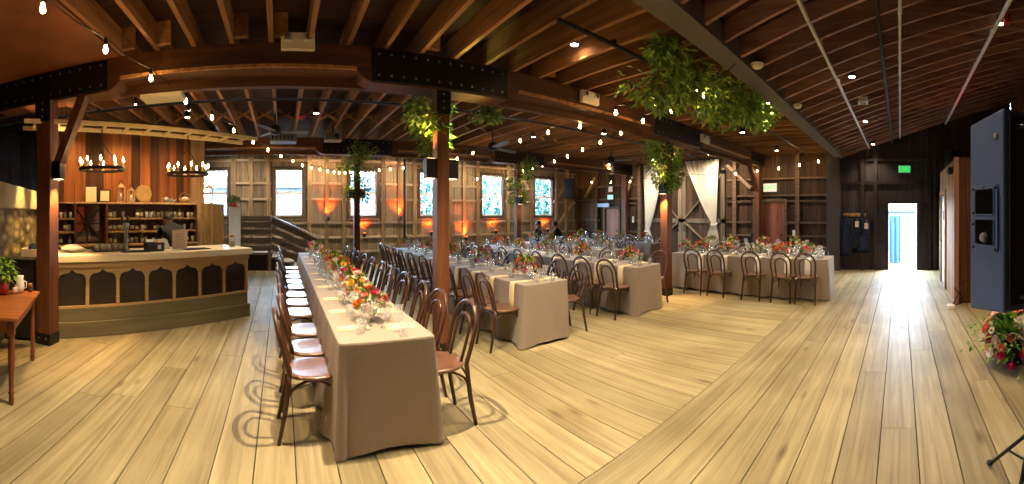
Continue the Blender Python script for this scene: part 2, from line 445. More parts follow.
# ---- windows of the north wall
for k, c in enumerate(WX):
    root = bpy.data.objects.new('window_%d' % (k + 1), None); COL.objects.link(root); root.location = (c, DN, WZ0); struct(root)
    b = MB(); t = .085
    b.box(-WHW - t, -WHW, -.05, .06, -t, WZ1 - WZ0 + t); b.box(WHW, WHW + t, -.05, .06, -t, WZ1 - WZ0 + t)
    b.box(-WHW, WHW, -.05, .06, WZ1 - WZ0, WZ1 - WZ0 + t); b.box(-WHW, WHW, -.05, .06, -t, 0)
    struct(b.build('casing', M['frame_brown'], root))
    b = MB(); b.box(-WHW - .12, WHW + .12, -.1, .02, -t - .03, -t); struct(b.build('sill', M['stud'], root))
    hh = (WZ1 - WZ0) / 2
    for j, (z0, yy) in enumerate(((0, .0), (hh, .035))):
        b = MB(); s = .045
        b.box(-WHW, -WHW + s, yy, yy + .03, z0, z0 + hh); b.box(WHW - s, WHW, yy, yy + .03, z0, z0 + hh)
        b.box(-WHW + s, WHW - s, yy, yy + .03, z0, z0 + s); b.box(-WHW + s, WHW - s, yy, yy + .03, z0 + hh - s, z0 + hh)
        b.box(-.008, .008, yy + .005, yy + .025, z0 + s, z0 + hh - s)
        b.box(-WHW + s, WHW - s, yy + .005, yy + .025, z0 + hh / 2 - .007, z0 + hh / 2 + .007)
        sa = struct(b.build('sash', M['sash'], root))
        b = MB(); b.box(-WHW + s, WHW - s, yy + .012, yy + .016, z0 + s, z0 + hh - s); struct(b.build('pane', M['pane'], sa))

# ---- east wall of the barn part, and of the lean-to
BD0, BD1, BDZ = 5.3, 8.45, 3.1       # barn door
mb = MB()
planks(mb, 'y', DE, .03, 1.8, DN, 0, 3.6, .26, [(BD0, BD1, 0, BDZ)])
planks(mb, 'y', DE + .031, .02, 1.8, DN, -.2, 3.6, 1.7, [], None, -.001, 0.)
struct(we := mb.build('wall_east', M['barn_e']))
holes = [(BD0 - .08, BD1 + .08)]
for z in (2.62, 2.12, 1.95, 1.32, .92, .5):
    for p, q in cutspans(1.8, DN, holes + ([(3.3, 4.4), (9.5, 10.6)] if z < 2.0 else [])):
        g = MB(); g.box(DE - .1, DE - .001, p, q, z - .03, z + .03); struct(g.build('girt', M['girt_e'], we))
for y in (2.95, 4.95, 8.62, 9.4, 10.75, 11.9):
    g = MB(); g.box(DE - .14, DE - .001, y - .06, y + .06, 0, 3.5); struct(g.build('stud', M['girt_e'], we))
g = MB(); g.box(DE - .2, DE - .001, 1.8, DN, 3.42, 3.58); struct(g.build('top_plate', M['beam'], we))
for (y0, z0, y1, z1) in ((9.35, 2.0, 8.95, 2.9), (4.4, 2.35, 5.2, 3.1), (11.4, 2.2, 10.8, 3.0)):
    g = MB(); g.bar((DE - .1, y0, z0), (DE - .1, y1, z1), .1, .12, (1, 0, 0)); struct(g.build('brace', M['stud'], we))
DY0, DY1, DZ1 = -.47, .32, 1.86        # open door
mb = MB()
planks(mb, 'y', DEL, .03, DS, 1.8, 0, 5, .25, [(DY0, DY1, 0, DZ1)], lambda y: zl(y) + .3)
planks(mb, 'y', DEL + .031, .02, DS, 1.85, -.0, 5, .33, [(DY0, DY1, 0, DZ1)], lambda y: zl(y) + .3, -.001, 0.)
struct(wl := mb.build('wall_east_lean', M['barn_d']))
for z in (2.45, 3.1):
    g = MB(); g.box(DEL - .08, DEL - .001, -2.2 if z > 3 else -.9, 1.7, z - .04, z + .04); struct(g.build('girt', M['girt_d'], wl))
for z in (.45, .9, 1.35):
    for p, q in ((-.95, DY0 - .4), (DY1 + .4, 1.6)):
        g = MB(); g.box(DEL - .08, DEL - .001, p, q, z - .03, z + .03); struct(g.build('girt', M['girt_d'], wl))
for y in (-.98, DY0 - .36, DY1 + .36, 1.05):
    g = MB(); g.box(DEL - .1, DEL - .001, y - .05, y + .05, 0, zl(y)); struct(g.build('stud', M['girt_d'], wl))

# open doorway with its frame and the leaf swung outside
root = bpy.data.objects.new('door_1', None); COL.objects.link(root); root.location = (DEL, (DY0 + DY1) / 2, 0); struct(root)
hw = (DY1 - DY0) / 2
b = MB(); b.box(-.03, .06, -hw - .07, -hw, 0, DZ1 + .07); b.box(-.03, .06, hw, hw + .07, 0, DZ1 + .07); b.box(-.03, .06, -hw, hw, DZ1, DZ1 + .07)
struct(b.build('frame', M['girt_d'], root))
b = MB(); b.box(.06, .06 + .78, -hw - .05, -hw - .01, .02, DZ1); dl = struct(b.build('leaf', M['whitepaint'], root))
b = MB(); b.tube([(.72, -hw, .95), (.72, -hw + .05, .95), (.62, -hw + .05, .95)], .012); struct(b.build('handle', M['grey'], dl))
# dark double leaf panels either side of the doorway
for y0, y1, nm in ((DY1 + .08, DY1 + .36, 'door_2'), (DY0 - .36, DY0 - .08, 'door_3')):
    b = MB(); b.box(DEL - .06, DEL - .02, y0, y1, .03, 1.9); o = struct(b.build(nm, M['barn_d'], None, (DEL, y0, 0)))
    for z in (.25, .8, 1.35, 1.8):
        b = MB(); b.box(-.085, -.06, .0, y1 - y0, z - .04, z + .04); struct(b.build('ledge', M['girt_d'], o))

# big barn door with Z braces
root = bpy.data.objects.new('door_4', None); COL.objects.link(root); root.location = (DE, (BD0 + BD1) / 2, 0); struct(root)
hw = (BD1 - BD0) / 2
for sgn in (-1, 1):
    b = MB(); y0, y1 = (0.01, hw) if sgn > 0 else (-hw, -.01)
    planks(b, 'y', -.04, .04, y0, y1, .02, BDZ, .2)
    lf = struct(b.build('leaf', M['barn_e'], root))
    for z in (.18, 1.35, 2.9):
        b = MB(); b.box(-.075, -.04, y0, y1, z - .07, z + .07); struct(b.build('ledge', M['stud'], lf))
    for s in (y0 + .07 * (1 if sgn > 0 else 1), y1 - .07):
        b = MB(); b.box(-.075, -.04, s - .07, s + .07, .05, 3.0); struct(b.build('stile', M['stud'], lf))
    b = MB(); b.bar((-.06, y0 + .1 if sgn < 0 else y1 - .1, .25), (-.06, y1 - .1 if sgn < 0 else y0 + .1, 1.3), .13, .035, (0, 1, 0)); struct(b.build('brace', M['stud'], lf))
    b = MB(); b.bar((-.06, y1 - .1 if sgn < 0 else y0 + .1, 1.4), (-.06, y0 + .1 if sgn < 0 else y1 - .1, 2.8), .13, .035, (0, 1, 0)); struct(b.build('brace', M['stud'], lf))
    b = MB(); b.tube([(-.08, sgn * .12, 1.0), (-.13, sgn * .12, 1.02), (-.13, sgn * .12, 1.25), (-.08, sgn * .12, 1.27)], .014); struct(b.build('handle', M['blacksteel'], lf))

# plank door in the east wall under the pale exit sign, and the pink door by the corner
for nm, y0, y1, z1, mt in (('door_5', 3.36, 4.26, 1.93, 'redwood'), ('door_6', 9.62, 10.3, 1.75, 'pinkwood')):
    root = bpy.data.objects.new(nm, None); COL.objects.link(root); root.location = (DE, y0, 0); struct(root)
    b = MB(); planks(b, 'y', -.06, .05, 0, y1 - y0, .02, z1, .22); struct(b.build('leaf', M[mt], root))
    b = MB(); b.box(-.12, -.01, -.09, 0, 0, z1 + .09); b.box(-.12, -.01, y1 - y0, y1 - y0 + .09, 0, z1 + .09); b.box(-.12, -.01, 0, y1 - y0, z1, z1 + .1)
    struct(b.build('frame', M['girt_e'], root))
    b = MB(); b.ball((-.1, .1, .95), .03); struct(b.build('knob', M['blacksteel'], root))

# ---- south and west walls (behind and beside the viewer)
mb = MB(); planks(mb, 'x', DS - .03, .03, DW, DEL, -.06, zl(DS) + .3, .25, (), None, -.001); struct(mb.build('wall_south', M['redwood']))
mb = MB(); planks(mb, 'y', DW - .03, .03, DS, DN, -.06, 3.6, .25, (), lambda y: 3.6 if y > 1.6 else zl(y) + .3, -.001); struct(mb.build('wall_west', M['barn_d']))

# ---- barn ceiling: deck, joists, bridging, soffit
mb = MB(); y = 1.55
while y < DN:
    mb.box(DW, DE, y + .002, min(DN, y + .19), ZJ + .25, ZJ + .29); y += .19
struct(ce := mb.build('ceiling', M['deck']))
JX = [-1.70 + .4 * k for k in range(33)]
for x in JX:
    g = MB(); g.box(x - .024, x + .024, 1.78, 4.16, ZJ, ZJ + .25); struct(g.build('joist', M['joist'], ce))
    g = MB(); g.box(x - .024, x + .024, 4.16, DN - .02, ZJ, ZJ + .25); struct(g.build('joist', M['joist'], ce))
for k in range(5):
    x = -2.1 - .4 * k
    g = MB(); g.box(x - .024, x + .024, 4.3, DN - .02, ZJ, ZJ + .25); struct(g.build('joist', M['joist'], ce))
XX = [-2.1 - .4 * k for k in range(4)][::-1] + JX
for yb in (4.95, 7.4):
    for x in XX[:-1]:
        if yb > 7 and x > 8.6 or x > 9.8: continue
        g = MB()
        g.bar((x + .024, yb, ZJ + .02), (x + .376, yb, ZJ + .22), .045, .02, (0, 1, 0)); g.bar((x + .024, yb + .05, ZJ + .22), (x + .376, yb + .05, ZJ + .02), .045, .02, (0, 1, 0))
        struct(g.build('cross_bridging', M['joist'], ce))
for x in JX[:14]:
    if R.random() < .6:
        g = MB(); g.box(x + .03, x + .17, 3.9, 3.96, ZJ + .02, ZJ + .25); struct(g.build('blocking', M['joist'], ce))
g = MB(); g.box(DW, -1.74, 1.78, 4.0, ZJ - .012, ZJ + .004); struct(g.build('soffit_board', M['soffit'], ce))

# ---- lean-to ceiling: sloping deck and joists
mb = MB(); y = 1.62
while y > DS - .1:
    y1 = y - .2
    n = len(mb.v)
    mb.box(DW, DE, y1 + .002, y, 0, .04)
    for i in range(n, len(mb.v)):
        a, b_, c = mb.v[i]; mb.v[i] = (a, b_, c + zl(b_) + .2)
    y = y1
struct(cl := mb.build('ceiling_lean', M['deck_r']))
for k in range(27):
    x = 1.0 + .385 * k
    if x > DEL: break
    g = MB(); n = 0
    g.box(x - .022, x + .022, DS, 1.6, 0, .19)
    for i in range(len(g.v)):
        a, b_, c = g.v[i]; g.v[i] = (a, b_, c + zl(b_))
    struct(g.build('joist', M['joist_r'], cl))
# closing strip between the barn deck and the lean-to deck
g = MB(); g.box(DW, DE, 1.57, 1.6, 3.34, 3.62); struct(g.build('trim_1', M['deck']))

# ---- partition room on the right (box with slatted face, door, orange end)
PX0, PX1, PY, PH = 6.9, 9.5, -.98, 2.56
mb = MB(); planks(mb, 'x', PY - .04, .04, PX0, PX1, 0, PH, .16, [(8.35, 9.2, 0, 2.0)]); struct(mb.build('wall_partition', M['tanwood']))
mb = MB(); planks(mb, 'y', PX0, .04, DS + .02, PY - .05, 0, PH, .3); struct(mb.build('wall_partition_end', M['orangewood']))
mb = MB(); mb.box(PX0 - .07, PX0 + .03, PY - .05, PY + .03, 0, PH + .02); struct(mb.build('trim_2', M['pinkwood']))
mb = MB(); mb.box(PX0, PX1, DS + .02, PY, PH, PH + .03); mb.box(PX1, PX1 + .04, DS + .02, PY, 0, PH); struct(mb.build('wall_partition_top', M['deck']))
root = bpy.data.objects.new('door_7', None); COL.objects.link(root); root.location = (8.35, PY, 0); struct(root)
b = MB(); b.box(-.09, 0, -.06, .04, 0, 2.1); b.box(.85, .94, -.06, .04, 0, 2.1); b.box(0, .85, -.06, .04, 2.0, 2.1); struct(b.build('frame', M['tanwood'], root))
b = MB(); b.box(.01, .84, -.04, -.005, .02, 1.99); lf = struct(b.build('leaf', M['paleblue'], root))
b = MB(); b.lathe([(.11, -.012), (.11, .012)], 16, (0, 0, 0)); o = b.build('round_window', M['black'], lf); o.location = (.42, 0, 1.55); o.rotation_euler = (PI / 2, 0, 0); struct(o)
b = MB(); b.ball((.75, .03, .98), .03); struct(b.build('knob', M['brass'], lf))

# ================================================================ OUTSIDE
g = MB(); g.box(-40, 60, DN + .2, 60, -.3, -.25); g.box(DE + .2, 60, -40, DN + .2, -.3, -.25)
tag(struct(g.build('ground_outside', M['yard'])))
hb = thing('neighbour_house', 'white sided building seen through the windows beside the stairs', 'building', (.9, 20.5, -.25))
b = MB()
for k in range(16): b.add([(-4.6, -.02, k * .2), (4.2, -.02, k * .2), (4.2, .01, k * .2 + .2), (-4.6, .01, k * .2 + .2)], [(0, 1, 2, 3)])
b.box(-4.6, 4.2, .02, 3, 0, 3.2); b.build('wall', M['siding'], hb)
b = MB(); b.prism([(-.4, 3.15), (1.6, 3.75), (3.6, 3.15), (3.6, 3.25), (1.6, 3.95), (-.4, 3.25)], lambda a, z, s: ((-4.9, 4.5)[s], a, z)); b.build('roof', M['roofgrey'], hb)
for x in (-1.2, 1.4):
    b = MB(); b.box(x - .4, x + .4, -.06, 0, 1.2, 2.4); b.build('window', M['roofgrey'], hb)
def tree(x, y, h, r, label, n=900):
    t = thing('leafy_tree', label, 'tree', (x, y, -.25), 0, 'trees outside the windows')
    b = MB(); b.tube([(0, 0, 0), (.1, 0, h * .35), (-.05, .1, h * .7)], [.18, .14, .06], 8); b.build('trunk', M['bark'], t)
    b = MB()
    for _ in range(n):
        v = Vector((R.gauss(0, 1), R.gauss(0, 1), R.gauss(0, 1))).normalized() * R.uniform(.5, 1)
        p = Vector((v.x * r, v.y * r, h * .62 + v.z * h * .38))
        b.leaf(p, Vector((R.uniform(-1, 1), R.uniform(-1, 1), R.uniform(-1, .4))), Vector((0, 0, 1)), R.uniform(.25, .5), R.uniform(.15, .3))
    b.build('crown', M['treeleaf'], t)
tree(12.2, 20.5, 4.4, 2.1, 'leafy green tree outside the second window from the right corner', 1800)
tree(15.8, 20, 4.5, 2.1, 'leafy green tree outside the window next to the corner', 1800)
tree(8.2, 22.5, 4.4, 1.8, 'smaller leafy tree further off outside the window partly behind the dark post', 1400)
sh = thing('blue_canopy_frame', 'blue tarpaulin hanging in the bright yard outside the open door', 'tarpaulin', (13.6, .17, -.25))
b = MB()
pts = [(math.sin(i * 1.3) * .03, -.19 + .38 * i / 12) for i in range(13)]
for i in range(12):
    (a0, b0), (a1, b1) = pts[i], pts[i + 1]
    b.add([(a0, b0, .1), (a1, b1, .1), (a1, b1, 1.75), (a0, b0, 1.75)], [(0, 1, 2, 3)], True)
b.build('sheet', M['tarp'], sh)
b = MB(); b.tube([(0, -.3, 0), (0, -.3, 1.8), (0, .3, 1.8), (0, .3, 0)], .02); b.build('pole_frame', M['grey'], sh)
fz = thing('yard_shed', 'pale low shed across the yard outside the open door', 'shed', (19, -.5, -.25))
b = MB(); b.box(0, 2, -2.5, 2.5, 0, 2.0); b.build('wall', M['siding'], fz)
b = MB(); b.prism([(-.3, 1.95), (1, 2.5), (2.3, 1.95)], lambda a, z, s: (a, (-2.7, 2.7)[s], z)); b.build('roof', M['roofgrey'], fz)
# ================================================================ POSTS, BEAMS, STEEL
BZ0, BZ1 = 3.08, ZJ
_bolt = MB().ball((0, 0, 0), .014, 6, 4).build('bolt', M['bolt']); _bm = _bolt.data; bpy.data.objects.remove(_bolt)
def bolt(p, parent):
    o = bpy.data.objects.new('bolt', _bm); COL.objects.link(o); o.parent = parent; o.location = p
def beam_line(y, posts, names, lab):
    root = thing('timber_beam', lab, 'beam', (0, y, 0), 0, 'main timber beams')
    g = MB(); g.box(DW, DE, -.14, .14, BZ0, BZ1, .4); g.build('timber', M['beam'], root)
    pp = sorted(posts)
    for a_, b_ in zip(pp, pp[1:]):
        g = MB(); g.box(a_ + .99, b_ - .99, -.17, -.141, BZ0 + .0, BZ0 + .035, .9); g.build('lit_edge_strip', M['joist'], root)  # added tan strip, paints the lamplit lower edge of the beam
    g = MB(); g.box(DW, DE, .16, .25, BZ0 - .09, BZ1 - .04, .7); g.build('ledger', M['beam'], root)
    for k, px in enumerate(posts):
        e0, e1 = max(DW, px - .98), min(DE, px + .98)
        g = MB()
        g.prism([(e0 + .12, BZ0), (e0, BZ0 - .0), (e0 + .06, BZ0 - .06), (e0 + .16, BZ0 - .11), (e1 - .16, BZ0 - .11), (e1 - .06, BZ0 - .06), (e1, BZ0)],
                lambda a, z, s: (a, (-.14, .14)[s], z), .6)
        bo = g.build('bolster', M['beam'], root)
        g = MB(); p0, p1 = max(DW, px - .83), min(DE, px + .83)
        g.box(p0, p1, -.152, -.14, BZ0 - .09, BZ1 - .015)
        pl = g.build('steel_plate', M['blacksteel'], root)
        for i in range(12):
            for z in (BZ0 - .03, BZ1 - .07): bolt((p0 + .08 + (p1 - p0 - .16) * i / 11, -.156, z), pl)
    return root
beam_line(4.16, [-2.72, 1.77, 6.45, 11.0], None, 'long timber beam with black bolted plates carried by the three nearest posts')
beam_line(9.2, [-2.72, 1.79, 6.3, 11.0], None, 'second long timber beam nearer the windows, above the two slender posts')

def post(x, y, w, label, plate=True, top=BZ0 - .11, base=True, brace=()):
    t = thing('timber_post', label, 'post', (x, y, 0), 0, 'timber posts')
    g = MB(); g.box(-w / 2, w / 2, -w / 2, w / 2, 0, top, R.random()); g.build('shaft', M['post'], t, None, .008)
    if plate:
        g = MB(); g.box(-w / 2 - .008, w / 2 + .008, -w / 2 - .012, -w / 2, top - .26, top + .1); pl = g.build('steel_strap', M['blacksteel'], t)
        for z in (-.2, -.12, -.04): bolt((0, -w / 2 - .014, top + z), pl)
    if base:
        g = MB(); g.box(-w / 2 - .006, w / 2 + .006, -w / 2 - .006, w / 2 + .006, 0, .14); bs = g.build('base_shoe', M['iron'], t)
        for s in (-1, 1): bolt((s * w * .25, -w / 2 - .008, .08), bs)
    for (dx, dz) in brace:
        g = MB(); g.bar((math.copysign(w / 2, dx), .0, top - dz), (dx, 0, top + .0), .1, .12, (0, 1, 0)); g.build('knee_brace', M['post'], t)
    return t
post(-2.72, 4.04, .2, 'thick timber post standing at the near end of the bar counter', brace=((.52, .92),))
post(1.77, 4.12, .15, 'dark timber post standing between the nearest and the second dining table')
post(6.38, 4.30, .17, 'honey timber post standing in front of the white curtains')
post(1.79, 9.2, .14, 'slender timber post with greenery beyond the far end of the nearest table', False)
post(6.3, 9.2, .14, 'slender timber post with greenery in front of the two right-hand windows', False)
post(11.0, 4.16, .17, 'timber post against the dark wall beside the red plank door', False, brace=((-.6, .7),))
post(11.0, 9.2, .15, 'timber post against the dark wall near the pink door', False)

# steel beam and its column
t = thing('steel_beam', 'grey painted steel beam running overhead to the tall grey column', 'beam', (0, 1.70, 0))
g = MB(); g.box(DW, 11.0, -.13, .11, 3.15, 3.17); g.box(DW, 11.0, -.012, .012, 3.17, 3.45); g.box(DW, 11.0, -.13, .11, 3.45, 3.47)
g.build('flange', M['steel'], t)
g = MB(); g.box(DW, 11.0, -.13, -.115, 3.17, 3.45); g.box(DW, 11.0, .095, .11, 3.17, 3.45); g.build('side_cladding', M['steel'], t)
t = thing('grey_column', 'tall dark grey boxed column at the end of the overhead steel beam', 'column', (11.0, 1.84, 0))
g = MB(); g.box(-.17, .17, -.16, .2, 0, 3.5); g.build('casing', M['column'], t)
g = MB(); g.box(-.2, .2, -.19, .23, 0, .12); g.build('base_trim', M['column'], t)

# ---- conduits and pipes
def pipe(name, pts, r, mat, label, cat='pipe', clips=0):
    t = thing(name, label, cat, pts[0])
    o = Vector(pts[0])
    g = MB(); g.tube([Vector(p) - o for p in pts], r, 8); g.build('tube', mat, t)
    d = Vector(pts[-1]) - o
    for k in range(clips):
        p = d * ((k + .5) / clips)
        g = MB(); g.cbox((p.x, p.y, p.z + r), (.03, .05, r * 2.4)); g.build('clip', mat, t)
    return t
def lpipe(y, x0, x1, r, mat, label, off=.03, clips=8):
    return pipe('ceiling_conduit', [(x0, y, zl(y) - off), (x1, y, zl(y) - off)], r, mat, label, 'conduit', clips)
lpipe(.85, 1.0, 11.0, .022, M['conduit'], 'pale conduit across the sloping ceiling, nearest to the grey steel beam')
lpipe(.22, 1.0, 11.0, .026, M['darkpipe'], 'dark sprinkler pipe along the sloping ceiling over the open door', .06)
lpipe(.0, 1.0, 11.0, .018, M['conduit'], 'thin pale conduit running straight towards the open door')
lpipe(-1.28, 1.0, 11.0, .03, M['conduit'], 'cable tray conduit along the sloping ceiling above the loudspeaker', .05)
pipe('sprinkler_pipe', [(DW, 5.9, 3.3), (11.1, 5.9, 3.3)], .022, M['darkpipe'], 'dark pipe across the joists beyond the nearest long beam', 'pipe', 8)
pipe('sprinkler_pipe', [(2.2, 2.6, 3.27), (10.9, 2.6, 3.27)], .022, M['darkpipe'], 'dark pipe below the joists between the steel beam and the long beam', 'pipe', 6)
pipe('sprinkler_pipe', [(3.84, DN - .16, .8), (3.84, DN - .16, 3.3)], .035, M['darkpipe'], 'dark upright pipe on the window wall between the third and fourth window')

# ---- emergency lights on the long beam
def emergency(loc, label):
    t = thing('emergency_light', label, 'emergency light', loc, 0, 'emergency lights on the long beam')
    g = MB(); g.box(-.17, .17, -.06, 0, -.07, .1); g.build('housing', M['white'], t, None, .008)
    for s in (-1, 1):
        h = MB(); h.box(s * .105 - .05, s * .105 + .05, -.085, -.061, .005, .09); hd = h.build('lamp_head', M['conduit'], t, None, .012)
        h = MB(); h.lathe([(.032, 0), (.026, .012), (0.001, .016)], 12); q = h.build('lens', M['steel'], hd); q.location = (s * .105, -.086, .048); q.rotation_euler = (PI / 2, 0, 0)
emergency((.17, 3.995, 3.31), 'white twin-head emergency light above the middle of the nearest beam')
emergency((3.95, 3.995, 3.22), 'white twin-head emergency light on the beam to the right of the dark post')
emergency((7.35, 3.995, 3.15), 'white twin-head emergency light on the beam beyond the honey post')

# ---- downlights
def downlight(loc, label, power, vis=True, r=.045, ang=110, col=(255, 227, 184), tilt=None, group='ceiling downlights', size=.04):
    t = thing('downlight', label, 'downlight', loc, 0, group)
    g = MB(); g.lathe([(r, 0), (r * 1.12, .02), (r * 1.12, .1), (.012, .11), (.012, .2)], 14); g.build('can', M['black'], t)
    g = MB(); g.lathe([(.001, -.003), (r * .95, -.003)], 14); g.build('lens', M['lamp'], t)
    p = Vector(loc) + Vector((0, 0, -.03))
    light('downlight_beam', 'SPOT', p, power, col, size, tilt or (p + Vector((0, 0, -1))), ang, .75)

FL = 150
downlight((2.95, 3.2, 3.46), 'bright downlight between the joists left of the hanging garland', FL)
downlight((.58, 6.5, 3.25), 'downlight in a black can above the middle of the nearest table', FL * .6)
downlight((-1.6, 6.6, 3.25), 'small downlight above the bar beside the second chandelier', FL * .6)
downlight((5.1, 6.85, 3.25), 'downlight above the middle of the third dining table', FL * .7)
downlight((7.44, 3.14, 3.25), 'downlight above the table in front of the curtains', FL)
downlight((6.0, 5.6, 3.25), 'small twin downlight near the honey post', FL * .5)
# further downlights of the same rows, above the picture's upper edge
downlight((.72, 2.75, 3.3), 'downlight above the near end of the nearest table', FL * 2.6, size=.018)
downlight((-1.1, 2.6, 3.3), 'downlight over the open floor in front of the bar', FL * 1.1)
downlight((-1.7, 2.2, 3.32), 'added downlight out of view over the honey side table', FL * .5)  # extra lamp, added and kept out of view
downlight((1.9, 2.1, 3.3), 'downlight over the floor in front of the dark post', FL * .9)
downlight((4.4, 2.9, 3.3), 'downlight over the floor in front of the third table', FL * 1.1)
downlight((5.6, 1.95, 3.25), 'downlight over the floor beside the steel beam', FL * .8)
for k, x in enumerate((-1.2, 1.3, 3.6, 5.9, 8.2)):  # lamps added to brighten the window wall
    downlight((x, 10.55, 3.25), 'added fill lamp under the joists before the window wall, %s from the stairs' % ORD[k], 90, ang=120, tilt=(x, DN, 1.5))
for k, y in enumerate((3.2, 5.2, 7.2, 9.)):  # added lamps that lift the dark wall and the curtains
    downlight((9.9, y, 3.25), 'added fill lamp under the joists before the dark wall, %s from the grey column' % ORD[k], 110 if 1 <= k <= 2 else 34, col=(255, 238, 214), ang=120, tilt=(DE, y, 1.6))
def lean_down(x, y, label, power, red=False):
    downlight((x, y, zl(y) - .02), label, power, ang=115)
lean_down(5.39, .66, 'nearest downlight on the sloping ceiling left of the dark pipe', FL * .7)
lean_down(7.99, .70, 'middle downlight on the sloping ceiling left of the dark pipe', FL * .7)
lean_down(10.6, .72, 'farthest downlight on the sloping ceiling, towards the open door', FL * .35)
lean_down(5.15, -1.34, 'downlight with a red bracket on the sloping ceiling above the loudspeaker', FL * 1.0)
lean_down(2.3, .2, 'downlight on the sloping ceiling over the bare foreground floor', FL * .85)
lean_down(3.6, -.5, 'downlight on the sloping ceiling over the floor flowers', FL * .8)
g = MB(); g.box(4.98, 5.08, -1.44, -1.36, zl(-1.4) - .08, zl(-1.4) + .02); tag(g.build('red_bracket', M['red'], None, (5.03, -1.4, zl(-1.4))), 'red painted bracket on the sloping ceiling beside a downlight', 'bracket')
light('red_wash', 'SPOT', (9.4, -1.3, 3.2), 14, (255, 40, 20), .05, (8.0, -1.2, 4.3), 70, .8)

# smoke detectors, sprinkler heads and vents
def detector(loc, label, mat='white'):
    t = thing('smoke_detector', label, 'smoke detector', loc, 0, 'ceiling detectors')
    g = MB(); g.lathe([(.03, -.04), (.05, -.03), (.06, -.01), (.06, .0)], 16); g.build('housing', M[mat], t)
    g = MB(); g.lathe([(.068, 0), (.068, .015), (.001, .016)], 16); g.build('base_plate', M[mat], t)
detector((3.96, 1.5, zl(1.5) - .02), 'white smoke detector on the sloping ceiling close to the steel beam')
detector((5.64, 1.5, zl(1.5) - .02), 'white smoke detector on the sloping ceiling further along the steel beam')
detector((.36, 6.9, 3.28), 'red sprinkler alarm below the joists beside the black can downlight', 'red')
detector((6.9, 3.2, 3.28), 'red sprinkler alarm below the joists beyond the hanging garland', 'red')
t = thing('junction_box', 'white square box on the sloping ceiling beside the dark pipe', 'box', (6.6, .62, zl(.62) - .02))
g = MB(); g.cbox((0, 0, 0), (.2, .16, .09)); g.build('housing', M['white'], t, None, .01)
g = MB(); g.cbox((0, 0, -.048), (.15, .11, .008)); g.build('cover', M['grey'], t)
t = thing('air_vent', 'flat white air vent hanging under the beam beside the bar', 'air vent', (-1.36, 4.42, 2.93))
g = MB(); g.box(-.25, .25, -.12, .12, 0, .05); g.build('frame', M['white'], t, None, .006)
for k in range(5):
    g = MB(); g.bar((-.22, -.09 + .045 * k, -.004), (.22, -.09 + .045 * k, -.004), .03, .008); g.build('louvre', M['white'], t)

# exit signs
def exit_sign(loc, rz, mat, label, s=1., txt='white'):
    t = thing('exit_sign', label, 'exit sign', loc, rz)
    g = MB(); g.box(-.17 * s, .17 * s, 0, .05, -.1 * s, .1 * s); g.build('housing', M['white'], t, None, .006)
    g = MB(); g.box(-.155 * s, .155 * s, -.004, 0, -.085 * s, .085 * s); g.build('face', M[mat], t)
    lettering('EXIT', .15 * s, .003, M[txt], t, 'lettering', (0, -.007, 0))
    return t
exit_sign((DEL - .08, -.13, 2.83), -PI / 2, 'exitgreen', 'lit green exit sign above the open doorway', 1.)
exit_sign((DE - .16, 3.78, 2.35), -PI / 2, 'exitpale', 'pale lit exit sign above the red plank door', 1.25, 'exitgreen')
exit_sign((DE - .17, 9.98, 2.2), -PI / 2, 'exitteal', 'small teal lit exit sign above the pink door', .85)
t = thing('notice_board', 'small white notice above the teal exit sign', 'notice', (DE - .15, 9.98, 2.5), -PI / 2)
g = MB(); g.box(-.1, .1, 0, .02, -.1, .1); g.build('card', M['paper'], t)
t = thing('wall_monitor', 'pale blue box mounted on the wall left of the pink door', 'monitor', (DE - .17, 10.35, 1.9), -PI / 2)
g = MB(); g.box(-.3, .3, 0, .06, -.07, .07); g.build('case', M['paleblue'], t, None, .006)
t = thing('wall_phone', 'black wall phone with a pale handset beside the pink door', 'wall phone', (DE - .13, 9.05, 1.35), -PI / 2)
g = MB(); g.box(-.09, .09, 0, .06, -.16, .14); g.build('case', M['black'], t, None, .01)
g = MB(); g.box(.1, .16, 0, .06, -.1, .12); g.build('handset', M['white'], t, None, .01)
t = thing('light_switch', 'white switch plate on the rail to the right of the red plank door', 'switch', (DE - .12, 3.05, 1.02), -PI / 2)
g = MB(); g.box(-.05, .05, 0, .015, -.08, .08); g.build('plate', M['white'], t); g = MB(); g.box(-.012, .012, -.01, 0, -.02, .02); g.build('toggle', M['white'], t)

# ---- up and down sconces on the posts
def sconce(loc, rz, label, up=25, down=25, warm=(255, 200, 125)):
    up *= 2; down *= 1.5
    t = thing('post_sconce', label, 'sconce', loc, rz, 'black box sconces on the posts')
    g = MB(); g.box(-.06, .06, -.12, 0, -.11, .11); g.build('housing', M['black'], t, None, .008)
    g = MB(); g.box(-.045, .045, -.105, -.015, .111, .113); g.build('upper_lens', M['glow'], t)
    g = MB(); g.box(-.045, .045, -.105, -.015, -.113, -.111); g.build('lower_lens', M['glow'], t)
    c = Vector(loc) + Matrix.Rotation(rz, 3, 'Z') @ Vector((0, -.075, 0))
    if up: light('sconce_up', 'SPOT', c + Vector((0, 0, .15)), up, warm, .03, c + Vector((0, 0, 2)), 75, .7)
    if down: light('sconce_down', 'SPOT', c + Vector((0, 0, -.15)), down, warm, .03, c + Vector((0, 0, -2)), 75, .7)
sconce((-2.62, 4.04, 2.12), PI / 2, 'black up-and-down sconce on the post by the bar', 80, 70)
sconce((-2.72, 4.14, 2.12), PI, 'black sconce on the back of the post by the bar', 20, 20)
sconce((1.695, 4.12, 2.1), -PI / 2, 'black sconce on the bar side of the dark post', 14, 0)
sconce((1.845, 4.12, 2.1), PI / 2, 'black sconce on the curtain side of the dark post', 22, 0, (226, 250, 140))
